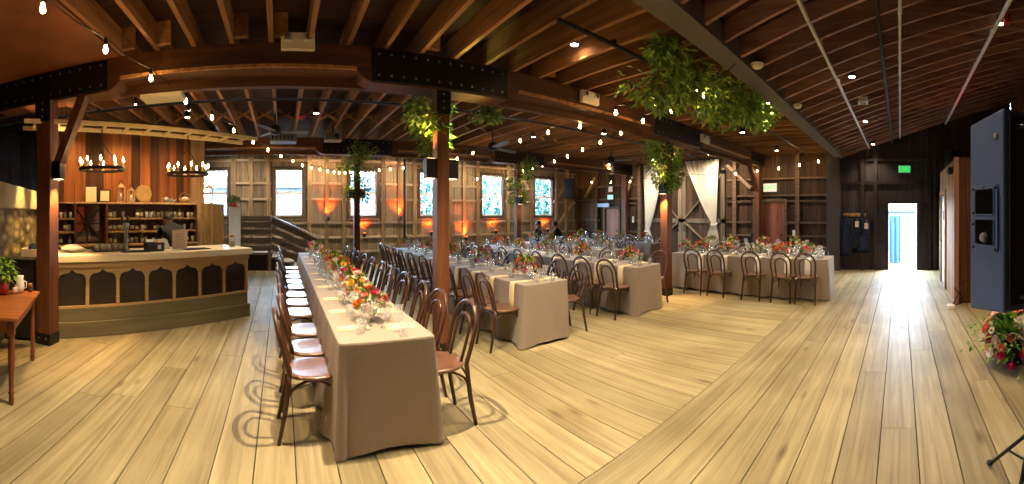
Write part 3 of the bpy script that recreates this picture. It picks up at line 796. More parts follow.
sconce((6.295, 4.28, 2.08), -PI / 2, 'black sconce on the bar side of the honey post', 60, 110)
sconce((1.72, 9.2, 2.06), -PI / 2, 'black sconce on the bar side of the slender post beyond the nearest table', 8, 8)
sconce((1.86, 9.2, 2.06), PI / 2, 'black sconce on the window side of the slender post beyond the nearest table', 8, 8)
sconce((6.3, 9.13, 1.96), 0, 'black sconce on the slender post in front of the right-hand windows', 8, 8)

# ---- amber uplights along the window wall
def uplight(x, z, label):
    t = thing('amber_uplight', label, 'uplight', (x, DN - .3, z), 0, 'amber uplights on the window wall')
    g = MB(); g.lathe([(.035, -.07), (.045, -.06), (.045, .05), (.04, .06)], 12); g.build('can', M['black'], t)
    g = MB(); g.lathe([(.001, .062), (.036, .062)], 12); g.build('lens', M['amber'], t)
    g = MB(); g.box(-.02, .02, .03, .3, -.04, 0); g.build('bracket', M['black'], t)
    light('amber_beam', 'SPOT', (x, DN - .3, z + .08), 95, (255, 84, 24), .02, (x, DN + .02, z + .52), 80, 1.)
for x, z, l in ((1.42, 1.44, 'between the stair window and the post'), (3.66, 1.44, 'between the second and third window'), (2.52, .94, 'under the second window'),
                (4.7, .94, 'under the third window'), (5.95, .75, 'beside the upright pipe'), (7.1, .94, 'under the fourth window'), (9.4, .94, 'under the window next to the corner')):
    uplight(x, z, 'amber uplight glowing on the plank wall ' + l)

# ---- festoon lights
def festoon(name_label, pts, poles=(), sag=.12):
    o = Vector(pts[0]); t = thing('festoon_string', name_label, 'string lights', o, 0, 'festoon light strings')
    P = [Vector(p) - o for p in pts]
    path = []
    ext = [P[0] + (P[0] - P[1]) * .9 + Vector((0, 0, .1))] + P + [P[-1] + (P[-1] - P[-2]) * .5 + Vector((0, 0, .08))]
    for a, b in zip(ext, ext[1:]):
        for k in range(4):
            u = k / 4; q = a.lerp(b, u); path.append(q + Vector((0, 0, .1 - .04 * math.sin(PI * u))))
    path.append(ext[-1] + Vector((0, 0, .1)))
    g = MB(); g.tube(path, .006, 5); g.build('cable', M['black'], t)
    for p in P:
        b = MB(); b.lathe([(.001, -.036), (.014, -.03), (.021, -.014), (.018, .006), (.012, .028), (.011, .04)], 8, p); bb = b.build('bulb', M['bulb'], t)
        b = MB(); b.lathe([(.016, .035), (.018, .05), (.016, .1), (.004, .105)], 8, p); b.build('socket', M['black'], bb)
festoon('festoon string from the near ceiling over the bar towards the window by the stairs',
        [(-1.52, 2.2, 2.99), (-1.43, 3.0, 2.98), (-1.325, 3.87, 3.0), (-1.18, 4.79, 3.0), (-1.01, 5.7, 3.0), (-.8, 6.65, 3.0), (-.55, 7.75, 3.0), (-.29, 8.75, 3.0), (0, 9.68, 3.0), (.32, 10.6, 3.0), (.62, 11.4, 2.98)])
festoon('festoon string along the window wall beyond the far end of the nearest table',
        [(.9, 11.6, 2.93), (1.15, 11.6, 2.88), (1.38, 11.6, 2.84), (1.57, 11.6, 2.81), (1.73, 11.6, 2.8), (1.9, 11.6, 2.8), (2.05, 11.6, 2.82)])
festoon('festoon string along the window wall between the second and third window', [(2.95, 11.6, 2.9), (3.3, 11.6, 2.94), (3.72, 11.6, 2.99)])
festoon('festoon string crossing above the second and third dining tables', [(4.34, 9.05, 2.98), (4.3, 8.12, 3.0), (4.36, 7.22, 3.0), (4.35, 6.26, 3.0), (4.29, 5.33, 3.0), (4.22, 4.45, 2.95), (4.13, 3.63, 3.0), (4.03, 2.89, 3.0), (3.93, 2.22, 3.0)])
festoon('festoon string running from the hanging garland over the third table to the far corner windows',
        [(4.04, 2.2, 2.98), (4.43, 2.9, 2.98), (4.77, 3.64, 3.0), (5.22, 4.47, 3.0), (5.66, 5.38, 3.0), (6.05, 6.3, 3.0), (6.47, 7.28, 3.0), (6.84, 8.23, 3.0), (7.17, 9.17, 3.0), (7.45, 10.04, 3.0), (7.62, 10.8, 3.0), (7.7, 11.4, 3.0)])
fx = []
for px, py in ((574, 182.4), (591.7, 182.4), (611, 182.4), (630, 181.5), (692.7, 177), (713.6, 176), (735.5, 173.6), (757, 171), (778.8, 168.3), (799.4, 165), (818.5, 161.6)):
    a = (px - 281) / 394; d = 10.75 / math.sin(a); yy = d * math.cos(a)
    if yy > 11.6: d = 11.6 / math.cos(a)
    fx.append((d * math.sin(a), d * math.cos(a), 1.6 + (213 - py) / 394 * d))
festoon('festoon string along the dark wall across the curtains to the grey column', fx)
festoon('short festoon string along the window wall around the fourth window', [(6.3, 11.6, 2.74), (6.75, 11.6, 2.76), (7.2, 11.6, 2.78), (7.5, 11.6, 2.82)])

# ---- ceiling fans
def fan(loc, rz, label, r=.75):
    t = thing('ceiling_fan', label, 'ceiling fan', loc, rz, 'grey ceiling fans')
    g = MB(); g.lathe([(.05, -.05), (.1, -.03), (.11, .03), (.09, .1), (.03, .13)], 14); g.build('motor_hub', M['black'], t)
    g = MB(); g.tube([(0, 0, .1), (0, 0, ZJ - loc[2] + .02)], .016, 8); g.build('down_rod', M['black'], t)
    for k in range(3):
        a = 2 * PI * k / 3; ca, sa = math.cos(a), math.sin(a)
        g = MB()
        sec = [(.1, .05), (.2, .075), (r * .9, .07), (r, .03)]
        vs = []
        for u, w in sec:
            for q, zz in ((-1, .012), (1, -.012)):
                for h in (0, .012): vs.append((ca * u - sa * w * q, sa * u + ca * w * q, zz + h))
        fs = []
        for i in range(3):
            o = i * 4; fs += [(o, o + 4, o + 6, o + 2), (o + 1, o + 3, o + 7, o + 5), (o, o + 1, o + 5, o + 4), (o + 2, o + 6, o + 7, o + 3)]
        fs += [(0, 2, 3, 1), (12, 13, 15, 14)]
        g.add(vs, fs); g.build('blade', M['fan'], t)
fan((4.35, 7.3, 3.0), .35, 'grey ceiling fan above the third table right of the dark post', .85)
fan((-.1, 6.9, 3.02), .1, 'grey ceiling fan above the stairs side of the nearest table', .6)
fan((8.0, 7.2, 3.02), .8, 'grey ceiling fan near the white curtains', .6)
t = thing('ceiling_heater', 'grey duct unit hanging under the joists left of the first slender post', 'heater', (.05, 8.4, 3.1))
g = MB(); g.box(-.28, .28, -.2, .2, 0, .16); g.build('case', M['sheetmetal'], t, None, .01)
g = MB()
for k in range(6): g.box(-.24 + .08 * k, -.2 + .08 * k, -.21, -.2, .03, .13)
g.build('grille', M['black'], t)
for s in (-1, 1):
    g = MB(); g.tube([(s * .22, 0, .16), (s * .22, 0, .26)], .008, 6); g.build('hanger', M['grey'], t)
t = thing('ceiling_projector', 'grey projector hanging under the joists beside the black can downlight', 'projector', (1.05, 7.9, 3.1))
g = MB(); g.box(-.17, .17, -.16, .16, -.05, .1); g.build('case', M['grey'], t, None, .012)
g = MB(); g.lathe([(.05, 0), (.055, .04), (.03, .05)], 14); q = g.build('lens', M['black'], t); q.location = (.05, -.16, .02); q.rotation_euler = (PI / 2, 0, 0)
g = MB(); g.tube([(0, 0, .1), (0, 0, .26)], .02, 8); g.build('mount', M['black'], t)
# black wall loudspeakers hung high
for loc, l, s in (((10.35, 11.5, 2.55), 'black loudspeaker hung high in the corner beside the last window', 1.), ((10.7, -1.45, 2.95), 'black loudspeaker hung high above the partition room', .9)):
    t = thing('hanging_loudspeaker', l, 'loudspeaker', loc, -.9 if loc[1] > 5 else -1.2)
    g = MB(); g.box(-.2 * s, .2 * s, -.2 * s, .2 * s, -.4 * s, .4 * s); g.build('cabinet', M['black'], t, None, .015)
    g = MB(); g.box(-.17 * s, .17 * s, -.215 * s, -.2 * s, -.37 * s, .37 * s); g.build('grille', M['speakerdark'], t)
    g = MB(); g.tube([(0, .0, .4 * s), (0, .1, .75 * s)], .02, 6); g.build('bracket', M['black'], t)

# ---- greenery
def foliage(name, pts, n, lmin, lmax, mats, parent, hang=.5):
    """pts: (x, y, z, spread) blobs"""
    g = MB()
    for _ in range(n):
        x, y, z, s = R.choice(pts)
        d = Vector((R.gauss(0, 1), R.gauss(0, 1), R.gauss(0, .8)))
        d.normalize(); rr = s * R.random() ** .45
        p = Vector((x, y, z)) + d * rr
        dr = Vector((d.x + R.uniform(-.8, .8), d.y + R.uniform(-.8, .8), d.z * .4 - hang + R.uniform(-.6, .6)))
        g.leaf(p, dr, Vector((R.uniform(-.3, .3), R.uniform(-.3, .3), 1)), R.uniform(lmin, lmax), R.uniform(lmin, lmax) * .5, 0 if R.random() < .62 else 1)
    o = g.build(name, mats, parent); o['kind'] = 'stuff'
    return o
def vines(pts, parent, n=10, r=.006):
    for k in range(n):
        a = R.choice(pts); b = R.choice(pts)
        A = Vector(a[:3]); B = Vector(b[:3]); m = (A + B) / 2 + Vector((R.uniform(-.1, .1), R.uniform(-.1, .1), -.06))
        g = MB(); g.tube([A, m, B], r, 5); g.build('vine', M['stem'], parent)
GM = [M['leaf'], M['leaf2']]
def green(label, pts, n, lmin=.05, lmax=.1, cat='greenery', name='hanging_greenery', nv=8):
    o = Vector(pts[0][:3]); t = thing(name, label, cat, o, 0, 'hanging greenery')
    P = [(x - o.x, y - o.y, z - o.z, s) for x, y, z, s in pts]
    foliage('foliage', P, n, lmin, lmax, GM, t); vines(P, t, nv)
    return t
gp = []
for k in range(46):
    u = k / 45; x = 2.85 + 3.15 * u
    gp.append((x, 2.0 + R.uniform(-.05, .3), 3.22 - R.uniform(0, .18) - .12 * math.sin(PI * u) * R.random(), .06 + .2 * min(1, u / .4) - .08 * max(0, u - .8) / .2))
for k in range(14): gp.append((3.75 + R.uniform(-.3, .4), 2.6 + R.uniform(-.3, .25), 3.05 + R.uniform(-.12, .12), .2))
for k in range(9): gp.append((4.9 + R.uniform(-.5, .5), 2.2 + R.uniform(-.15, .15), 2.98 + R.uniform(-.12, .12), .2))
green('large leafy garland hanging under the joists beside the grey steel beam', gp, 3800, .06, .12, nv=16)
def pgreen(x, y, z0, z1, label, n, s=.14, wide=.16, side=0):
    pts = []
    for k in range(18):
        u = k / 17; z = z1 + (z0 - z1) * u
        a = R.uniform(0, 2 * PI)
        pts.append((x + side * .08 * (1 - u) + wide * (1 - .5 * u) * math.cos(a), y + wide * (1 - .5 * u) * math.sin(a) - .05, z, s * (1.1 - .4 * u)))
    green(label, pts, n, .05, .1)
pgreen(1.72, 4.3, 2.15, 2.9, 'leafy greenery climbing the upper part of the dark post', 1300, .13, .2, -1)
pgreen(6.36, 4.34, 2.1, 2.92, 'leafy greenery wrapped around the top of the honey post', 2300, .2, .3)
pgreen(1.79, 9.2, 1.98, 3.12, 'leafy greenery on the slender post beyond the nearest table', 1700, .2, .34)
pgreen(6.25, 9.15, 1.95, 3.1, 'leafy greenery on the slender post in front of the right-hand windows', 1700, .2, .36)
green('bright green hanging plant under the beam just right of the dark post', [(2.55 + R.uniform(-.15, .2), 4.5, 2.92 + R.uniform(-.1, .06), .09) for _ in range(8)], 300, .05, .09, nv=4)
# ================================================================ BENTWOOD CHAIR (faces +X, seat centre at the origin)
def make_chair():
    t = thing('bentwood_chair', 'bentwood chair', 'chair', (0, 0, 0), 0, 'bentwood chairs at the long tables')
    # seat: rounded square disc
    def ring(r, z, e=2.6):
        out = []
        for j in range(24):
            a = 2 * PI * j / 24; c, s = math.cos(a), math.sin(a)
            k = (abs(c) ** e + abs(s) ** e) ** (-1 / e)
            out.append((r * k * c * 1.0, r * k * s * (1.0 - .06 * (c < 0) * abs(c)), z))
        return out
    g = MB(); rs = [ring(.17, .437), ring(.196, .44), ring(.205, .452), ring(.2, .465), ring(.17, .466), ring(.1, .458), ring(.02, .455)]
    vs = [p for r_ in rs for p in r_]; fs = [(i * 24 + j, i * 24 + (j + 1) % 24, (i + 1) * 24 + (j + 1) % 24, (i + 1) * 24 + j) for i in range(6) for j in range(24)]
    fs += [tuple(reversed(range(24))), tuple(144 + j for j in range(24))]
    g.add(vs, fs, True, .5); g.build('seat', M['seat'], t)
    for s in (-1, 1):
        g = MB(); g.tube([(.15, s * .13, .44), (.165, s * .145, .3), (.18, s * .16, .14), (.205, s * .18, 0)], [.021, .02, .017, .014], 8, tone=.5); g.build('leg', M['chair'], t)
        g = MB(); g.tube([(-.175, s * .165, .47), (-.185, s * .168, .38), (-.205, s * .172, .22), (-.25, s * .18, 0)], [.018, .019, .018, .015], 8, tone=.5); g.build('leg', M['chair'], t)
    def hoop(w, z0, zt, x0, x1, n=18):
        P = []
        zm = zt - w * 1.0
        for k in range(5):
            u = k / 5; P.append((x0 + (x1 - x0) * u * (zm - z0) / (zt - z0), -w * (.9 + .1 * math.sin(u * PI / 2)), z0 + (zm - z0) * u))
        for k in range(n + 1):
            a = PI * k / n; z = zm + (zt - zm) * math.sin(a); P.append((x0 + (x1 - x0) * (z - z0) / (zt - z0), -w * math.cos(a), z))
        for k in range(4, -1, -1):
            q = P[k]; P.append((q[0], -q[1], q[2]))
        return P
    g = MB(); g.tube(hoop(.185, .46, .895, -.172, -.285), .0168, 8, tone=.5); g.build('back_hoop', M['chair'], t)
    g = MB(); g.tube(hoop(.105, .462, .8, -.165, -.258), .013, 8, tone=.6); g.build('inner_hoop', M['chair'], t)
    # arched braces from leg to leg under the seat
    L = [(.175, -.155), (.175, .155), (-.2, .17), (-.2, -.17)]
    for k in range(4):
        a, b = Vector(L[k] + (.29,)), Vector(L[(k + 1) % 4] + (.29,))
        P = []
        for i in range(11):
            u = i / 10; q = a.lerp(b, u); q.z = .29 + .135 * math.sin(PI * u) ** .45
            q.x *= 1 - .12 * math.sin(PI * u); q.y *= 1 - .12 * math.sin(PI * u); P.append(q)
        g = MB(); g.tube(P, .009, 6, tone=.5); g.build('arched_brace', M['chair'], t)
    return proto(t)
CH = make_chair(); CHU = []
def chair(x, y, rz, label, group='bentwood chairs at the long tables'):
    return first_or_dup(CH, CHU, (x, y, 0), rz, label, group)

# ================================================================ TABLES AND CLOTHS
def cloth(x0, x1, y0, y1, label, seed, zt=.748):
    rr = random.Random(seed)
    cx, cy = (x0 + x1) / 2, (y0 + y1) / 2; a, b = (x1 - x0) / 2 + .006, (y1 - y0) / 2 + .006
    rc = .015
    per = []      # (x, y, nx, ny, corner weight)
    def edge(p, q, n):
        L = math.hypot(q[0] - p[0], q[1] - p[1]); m = max(2, int(L / .035))
        for i in range(m):
            u = i / m; x, y = p[0] + (q[0] - p[0]) * u, p[1] + (q[1] - p[1]) * u
            dc = min(u, 1 - u) * L; per.append((x, y, n[0], n[1], math.exp(-(dc / .13) ** 2)))
    def corner(c, a0):
        for i in range(6):
            t = a0 + PI / 2 * i / 6; per.append((c[0] + rc * math.cos(t), c[1] + rc * math.sin(t), math.cos(t), math.sin(t), 1.))
    edge((a, -b + rc), (a, b - rc), (1, 0)); corner((a - rc, b - rc), 0)
    edge((a - rc, b), (-a + rc, b), (0, 1)); corner((-a + rc, b - rc), PI / 2)
    edge((-a, b - rc), (-a, -b + rc), (-1, 0)); corner((-a + rc, -b + rc), PI)
    edge((-a + rc, -b), (a - rc, -b), (0, -1)); corner((a - rc, -b + rc), 1.5 * PI)
    n = len(per); lv = [0, .004, .03, .13, .25, .4, .55, .7, .85, .95, 1.]
    ph = [rr.uniform(0, 2 * PI) for _ in range(6)]
    vs = []
    s_acc = 0.
    S = []
    for i in range(n):
        if i: s_acc += math.hypot(per[i][0] - per[i - 1][0], per[i][1] - per[i - 1][1])
        S.append(s_acc)
    for li, u in enumerate(lv):
        for i, (x, y, nx, ny, cw) in enumerate(per):
            s = S[i]
            w = .5 + .5 * math.sin(s * 2 * PI / .47 + ph[0] + 1.3 * math.sin(s * 1.1 + ph[1]))
            w2 = .5 + .5 * math.sin(s * 2 * PI / .23 + ph[2])
            off = .004 + (.3 + .7 * abs(nx)) * (u * (.008 + .08 * w * w + .014 * w2) * (1 - .75 * cw) + cw * u * (.035 + .03 * math.sin(s * 22)))
            fold = cw * min(1, u * 2) * .035 * math.sin(s * 26 + ph[3])
            hem = .035 + .012 * math.sin(s * 1.7 + ph[4]) - .02 * cw
            z = zt - (zt - max(.006, hem)) * u
            if u == 0: off = .0; z = zt
            vs.append((cx + x + nx * off - ny * fold, cy + y + ny * off + nx * fold, z))
    fs = [(l * n + i, l * n + (i + 1) % n, (l + 1) * n + (i + 1) % n, (l + 1) * n + i) for l in range(len(lv) - 1) for i in range(n)]
    g = MB(); g.add(vs, [f[::-1] for f in fs], True, .5)
    g.add(vs[:n], [list(range(n))], False, .5)
    o = g.build('tablecloth', M['cloth'], None, (cx, cy, 0))
    return tag(o, label, 'tablecloth', 'linen tablecloths')

TN = {1: 'nearest table', 2: 'second table', 3: 'third table', 4: 'table before the curtains', 5: 'table behind the third', 6: 'table by the red door', 7: 'farthest corner table'}
TB = {1: (.385, 1.035, 2.545, 8.5), 2: (2.70, 3.34, 3.77, 9.2), 3: (4.80, 5.44, 3.80, 9.1), 4: (7.08, 7.74, 1.32, 4.62), 5: (6.55, 7.18, 6.0, 9.6), 6: (8.55, 9.2, 1.9, 4.9), 7: (8.75, 9.4, 6.4, 10.0)}
TL = {1: 'long banquet table closest to the bar and the viewer', 2: 'long banquet table starting just right of the dark post', 3: 'long banquet table ending just left of the honey post', 4: 'long banquet table seen side on before the white curtains',
      5: 'long banquet table between the third table and the curtains', 6: 'long banquet table standing before the red plank door', 7: 'long banquet table in the far corner beside the seated people'}
CLB = {1: 'taupe floor-length cloth on the table nearest the viewer', 2: 'taupe floor-length cloth on the second table right of the dark post', 3: 'taupe floor-length cloth on the third table left of the honey post', 4: 'taupe floor-length cloth on the side-on table before the curtains',
       5: 'taupe floor-length cloth on the far table behind the third', 6: 'taupe floor-length cloth on the table by the red plank door', 7: 'taupe floor-length cloth on the corner table by the seated people'}
for k, (x0, x1, y0, y1) in TB.items():
    t = thing('banquet_table', TL[k], 'table', ((x0 + x1) / 2, (y0 + y1) / 2, 0), 0, 'long banquet tables')
    a, b = (x1 - x0) / 2 - .004, (y1 - y0) / 2 - .004
    g = MB(); g.box(-a, a, -b, b, .715, .742); g.build('tabletop', M['tablewood'], t)
    for sy in (-b + .25, 0, b - .25):
        for sx in (-1, 1):
            g = MB(); g.tube([(sx * (a - .08), sy, .715), (sx * (a - .06), sy, 0)], .016, 8); g.build('leg', M['blacksteel'], t)
    cloth(x0, x1, y0, y1, CLB[k], k)

# ---- chair rows: side 'bar' = towards the bar (west), side 'door' = towards the doors (east)
ROWS = {}
def row(k, side, ys, gap=None):
    x0, x1 = TB[k][:2]
    ROWS[(k, side)] = ys
    for i, y in enumerate(ys):
        dx = R.uniform(-.025, .03); rz = R.uniform(-.09, .09)
        if side == 'bar': x = x0 - (.145 if k == 1 else .165) + dx; r = rz
        else: x = x1 + (.10 if k == 1 else .165) + dx; r = PI + rz
        sd = 'bar side' if side == 'bar' else 'door side'
        end = 'grey-column end' if k in (4, 6) else 'near end'
        chair(x, y, r, 'bentwood chair, %s of %s, %s from the %s' % (sd, TN[k], ORD[i], end))
row(1, 'bar', [2.9, 3.36, 3.86, 4.54, 5.04, 5.52, 6.1, 6.55, 7.05, 7.6, 8.2])
row(1, 'door', [2.8, 3.3, 3.78, 4.4, 4.95, 5.5, 6.05, 6.6, 7.1, 7.7, 8.25])
row(2, 'bar', [4.05, 4.5, 5.05, 5.6, 6.1, 6.65, 7.2, 7.7, 8.25, 8.8])
row(2, 'door', [4.0, 4.5, 5.1, 5.65, 6.2, 6.75, 7.3, 7.85, 8.4, 8.95])
row(3, 'bar', [4.08, 4.6, 5.15, 5.75, 6.35, 6.95, 7.55, 8.15, 8.75])
row(3, 'door', [4.1, 4.75, 5.4, 6.0, 6.6, 7.2, 7.8, 8.4])
row(4, 'bar', [1.66, 2.09, 2.66, 3.38, 3.90])
row(4, 'door', [1.7, 2.25, 2.8, 3.4, 4.0])
row(5, 'bar', [6.4, 7.0, 7.6, 8.2, 8.8, 9.3])
row(5, 'door', [6.4, 7.0, 7.6, 8.2, 8.8])
row(6, 'bar', [2.3, 2.85, 3.4, 3.95, 4.5])
row(6, 'door', [2.3, 2.9, 3.5, 4.1])
row(7, 'bar', [6.8, 7.4, 8.0, 8.6])
row(7, 'door', [6.8, 7.4, 8.0, 8.6, 9.2])

# ================================================================ TABLE SETTINGS
ZT = .7485
def make_wine():
    g = MB(); g.lathe([(.034, 0), (.034, .003), (.006, .008), (.0045, .02), (.0045, .075), (.012, .085), (.034, .11), (.04, .14), (.036, .185), (.034, .19), (.037, .15), (.031, .112), (.008, .09), (.001, .089)], 12)
    return g.build('wine_glass', M['glass'])
def make_tumbler():
    g = MB(); g.lathe([(.03, 0), (.036, .1), (.034, .1), (.028, .008), (.001, .008)], 12)
    return g.build('tumbler', M['glass'])
def make_votive():
    t = thing('votive_candle', 'votive', 'candle holder'); g = MB(); g.lathe([(.026, 0), (.034, .03), (.036, .07), (.034, .07), (.031, .03), (.022, .006), (.001, .006)], 12); g.build('glass_cup', M['glass'], t)
    g = MB(); g.lathe([(.021, .008), (.024, .035), (.001, .036)], 10); g.build('candle', M['ceramic'], t)
    return proto(t)
def make_hurricane():
    t = thing('hurricane_vase', 'hurricane', 'candle holder'); g = MB(); g.lathe([(.05, 0), (.05, .24), (.047, .24), (.047, .006), (.001, .006)], 16); g.build('glass_cylinder', M['glass'], t)
    g = MB(); g.lathe([(.03, .008), (.03, .13), (.004, .135), (.002, .15)], 12); g.build('candle', M['ceramic'], t)
    return proto(t)
def make_napkin(hang, mat):
    """folded linen strip, long axis x from the table edge inwards; with hang it falls over the edge"""
    g = MB(); w = .055
    P = [(-.02, .0), (.10, .004), (.22, .003)] if not hang else [(-.205, -.36), (-.2, -.2), (-.192, -.03), (-.175, .004), (-.05, .004), (.12, .003)]
    vs = []
    for i, (x, z) in enumerate(P):
        for y in (-w, -w * .3, w * .35, w):
            vs.append((x + R.uniform(-.002, .002), y * (1 + .06 * math.sin(i * 2.)), z + .004 * math.sin(y * 90)))
    n = len(P); fs = [(i * 4 + j, i * 4 + j + 1, (i + 1) * 4 + j + 1, (i + 1) * 4 + j) for i in range(n - 1) for j in range(3)]
    g.add(vs, fs, True, .5)
    o = g.build('folded_napkin', M[mat]); m = o.modifiers.new('thick', 'SOLIDIFY'); m.thickness = .009; m.offset = 1
    return o
def make_plate():
    g = MB(); g.lathe([(.06, 0), (.075, .004), (.105, .016), (.106, .018), (.075, .008), (.001, .006)], 20); return g.build('side_plate', M['ceramic'])
def make_goblet():
    g = MB(); g.lathe([(.034, 0), (.034, .003), (.008, .008), (.006, .045), (.03, .07), (.04, .1), (.04, .14), (.038, .14), (.037, .1), (.026, .072), (.001, .06)], 12)
    return g.build('water_goblet', M['glass'])
GO = make_goblet()
WG, TU, VO, HU = make_wine(), make_tumbler(), make_votive(), make_hurricane()
NF, NH, NW = make_napkin(False, 'napkin'), make_napkin(True, 'napkin'), make_napkin(True, 'napkin_w')
USED = {}
def put(P, loc, rz, label, cat, group, scale=None):
    u = USED.setdefault(P.name, [])
    o = first_or_dup(P, u, loc, rz, label, group, scale); o['category'] = cat
    return o
for (k, side), ys in ROWS.items():
    x0, x1, y0, y1 = TB[k]
    s = 1 if side == 'bar' else -1
    sd = side + ' side'
    for i, y in enumerate(ys):
        y = min(max(y, y0 + .16), y1 - .16)
        ex = x0 if s > 0 else x1
        rz = 0 if s > 0 else PI
        pos = '%s, %s, %s setting' % (TN[k], sd, ORD[i])
        if k == 1 or k == 5 or k == 7: nap, hx = NF, .05
        elif k == 4 or k == 6: nap, hx = NW, .165
        else: nap, hx = NH, .165
        xx = ex + s * (hx if nap is NF else .165)
        # the napkin's fall must clear the cloth: its bend sits at the table edge
        if nap is not NF: xx = ex + s * .158
        put(nap, (xx, y + R.uniform(-.03, .03), ZT), rz + (R.uniform(-.06, .06) if nap is NF else 0), ('white' if nap is NW else 'cream') + ' folded napkin on the ' + pos, 'napkin', 'folded linen napkins')
        if 0: put(PL, (ex + s * .16, y + .16, ZT), 0, 'small white side plate on the ' + pos, 'plate', 'side plates') if False else None
        put(WG, (ex + s * R.uniform(.19, .24), y - .1 + R.uniform(-.02, .02), ZT), 0, 'stemmed wine glass on the ' + pos, 'glass', 'stemmed wine glasses')
        put(TU, (ex + s * R.uniform(.15, .2), y - .19 + R.uniform(-.02, .02), ZT), 0, 'clear tumbler on the ' + pos, 'glass', 'clear tumblers')
        put(GO, (ex + s * R.uniform(.25, .29), y + .02 + R.uniform(-.03, .03), ZT), 0, 'short stemmed water goblet on the ' + pos, 'glass', 'short stemmed water goblets')

# ================================================================ FLOWERS
BC = dict(orange=(240, 140, 62), coral=(236, 112, 98), pink=(232, 98, 150), hot=(214, 52, 104), cream=(246, 234, 216), peach=(244, 184, 142), wine=(128, 30, 56), yellow=(244, 204, 96), blush=(244, 202, 202))
BM = {k: plain('petal_' + k, v, .6, 0, .14, 30, 0, .3) for k, v in BC.items()}
EYE = plain('flower_eye', (150, 100, 30), .8)
def petals(g, n, r, tilt, l, w, z, mi=0, ph=0.):
    for j in range(n):
        a = 2 * PI * j / n + ph; ca, sa = math.cos(a), math.sin(a)
        pts = []
        for u, ww in ((0, .35), (.4, 1.), (.8, .9), (1., .45)):
            rad = r + l * u * math.cos(tilt + .5 * u); zz = z + l * u * math.sin(tilt + .35 * u)
            for q in (-1, 0, 1):
                pts.append((ca * rad - sa * w * ww * q * .5, sa * rad + ca * w * ww * q * .5, zz + abs(q) * w * .16))
        g.add(pts, [(i * 3 + j2, i * 3 + j2 + 1, i * 3 + j2 + 4, i * 3 + j2 + 3) for i in range(3) for j2 in range(2)], True, None, mi)
def blossom_mesh(kind, mat):
    g = MB()
    if kind == 'rose':
        for n, r, t, l, w, z in ((3, .1, 1.45, .55, .5, .25), (4, .18, 1.15, .7, .65, .12), (5, .22, .75, .85, .8, .02), (6, .2, .3, .95, .85, -.05)):
            petals(g, n, r, t, l, w, z, 0, R.uniform(0, 6))
        g.ball((0, 0, .25), .28, 8, 5)
    elif kind == 'daisy':
        petals(g, 11, .15, .18, .95, .42, 0); petals(g, 9, .12, .5, .75, .36, .04, 0, .3); g.ball((0, 0, .08), .24, 8, 5, .6, None, 1)
    else:
        for n, t, l, z in ((10, .0, 1., -.05), (9, .45, .9, .02), (8, .85, .7, .1), (5, 1.25, .5, .18)): petals(g, n, .12, t, l, .38, z, 0, R.uniform(0, 6))
    o = g.build('blossom', [mat, EYE]); me = o.data; bpy.data.objects.remove(o)
    return me
BL = {(k, c): blossom_mesh(k, BM[c]) for k in ('rose', 'daisy', 'dahlia') for c in BC}
def make_vase(mat, r=.06, h=.1):
    g = MB(); g.lathe([(r * .55, 0), (r * .6, .008), (r * .45, h * .25), (r, h * .6), (r * 1.05, h), (r * .97, h), (r * .9, h * .6), (.001, h * .4)], 16); return g
def arrangement(x, y, z, label, pal, n=20, w=.17, hh=.17, vase='ceramic', sc=1., group='flower centrepieces', nm='flower_arrangement', vh=.1):
    t = thing(nm, label, 'flowers', (x, y, z), R.uniform(0, 6), group)
    make_vase(None, .06 * sc, vh).build('vase', M[vase], t)
    g = MB()
    for _ in range(int(70 * sc * sc)):
        a = R.uniform(0, 2 * PI); e = R.uniform(-.25, 1.35); rr = R.uniform(.4, 1.15)
        d = Vector((math.cos(a) * math.cos(e) * w, math.sin(a) * math.cos(e) * w, math.sin(e) * hh))
        g.leaf(Vector((0, 0, vh + .02)) + d * rr * .8, d, Vector((0, 0, 1)), R.uniform(.05, .1) * (sc ** .5), R.uniform(.025, .045) * (sc ** .5), 0 if R.random() < .7 else 1)
    g.build('foliage', GM, t)['kind'] = 'stuff'
    for i in range(n):
        a = i * 2.399 + R.uniform(-.3, .3); e = math.asin(min(1, .02 + (i + .5) / n * 1.02)) if R.random() < .85 else R.uniform(-.3, .3)
        rr = R.uniform(.78, 1.1)
        d = Vector((math.cos(a) * math.cos(e) * w, math.sin(a) * math.cos(e) * w, math.sin(e) * hh)) * rr
        c = R.choice(pal); kd = R.choice(('rose', 'rose', 'daisy', 'dahlia'))
        o = bpy.data.objects.new('blossom', BL[(kd, c)]); COL.objects.link(o); o.parent = t
        o.location = Vector((0, 0, vh + .015)) + d
        o.rotation_euler = d.to_track_quat('Z', 'Y').to_euler(); s = R.uniform(.026, .05) * (sc ** .45); o.scale = (s, s, s)
    return t
WARMP = ['orange', 'orange', 'coral', 'peach', 'yellow', 'cream', 'pink']
REDP = ['coral', 'hot', 'pink', 'orange', 'coral', 'blush', 'peach']
PINKP = ['pink', 'hot', 'blush', 'blush', 'peach', 'cream', 'cream']
LIGHTP = ['cream', 'cream', 'peach', 'orange', 'blush', 'yellow']
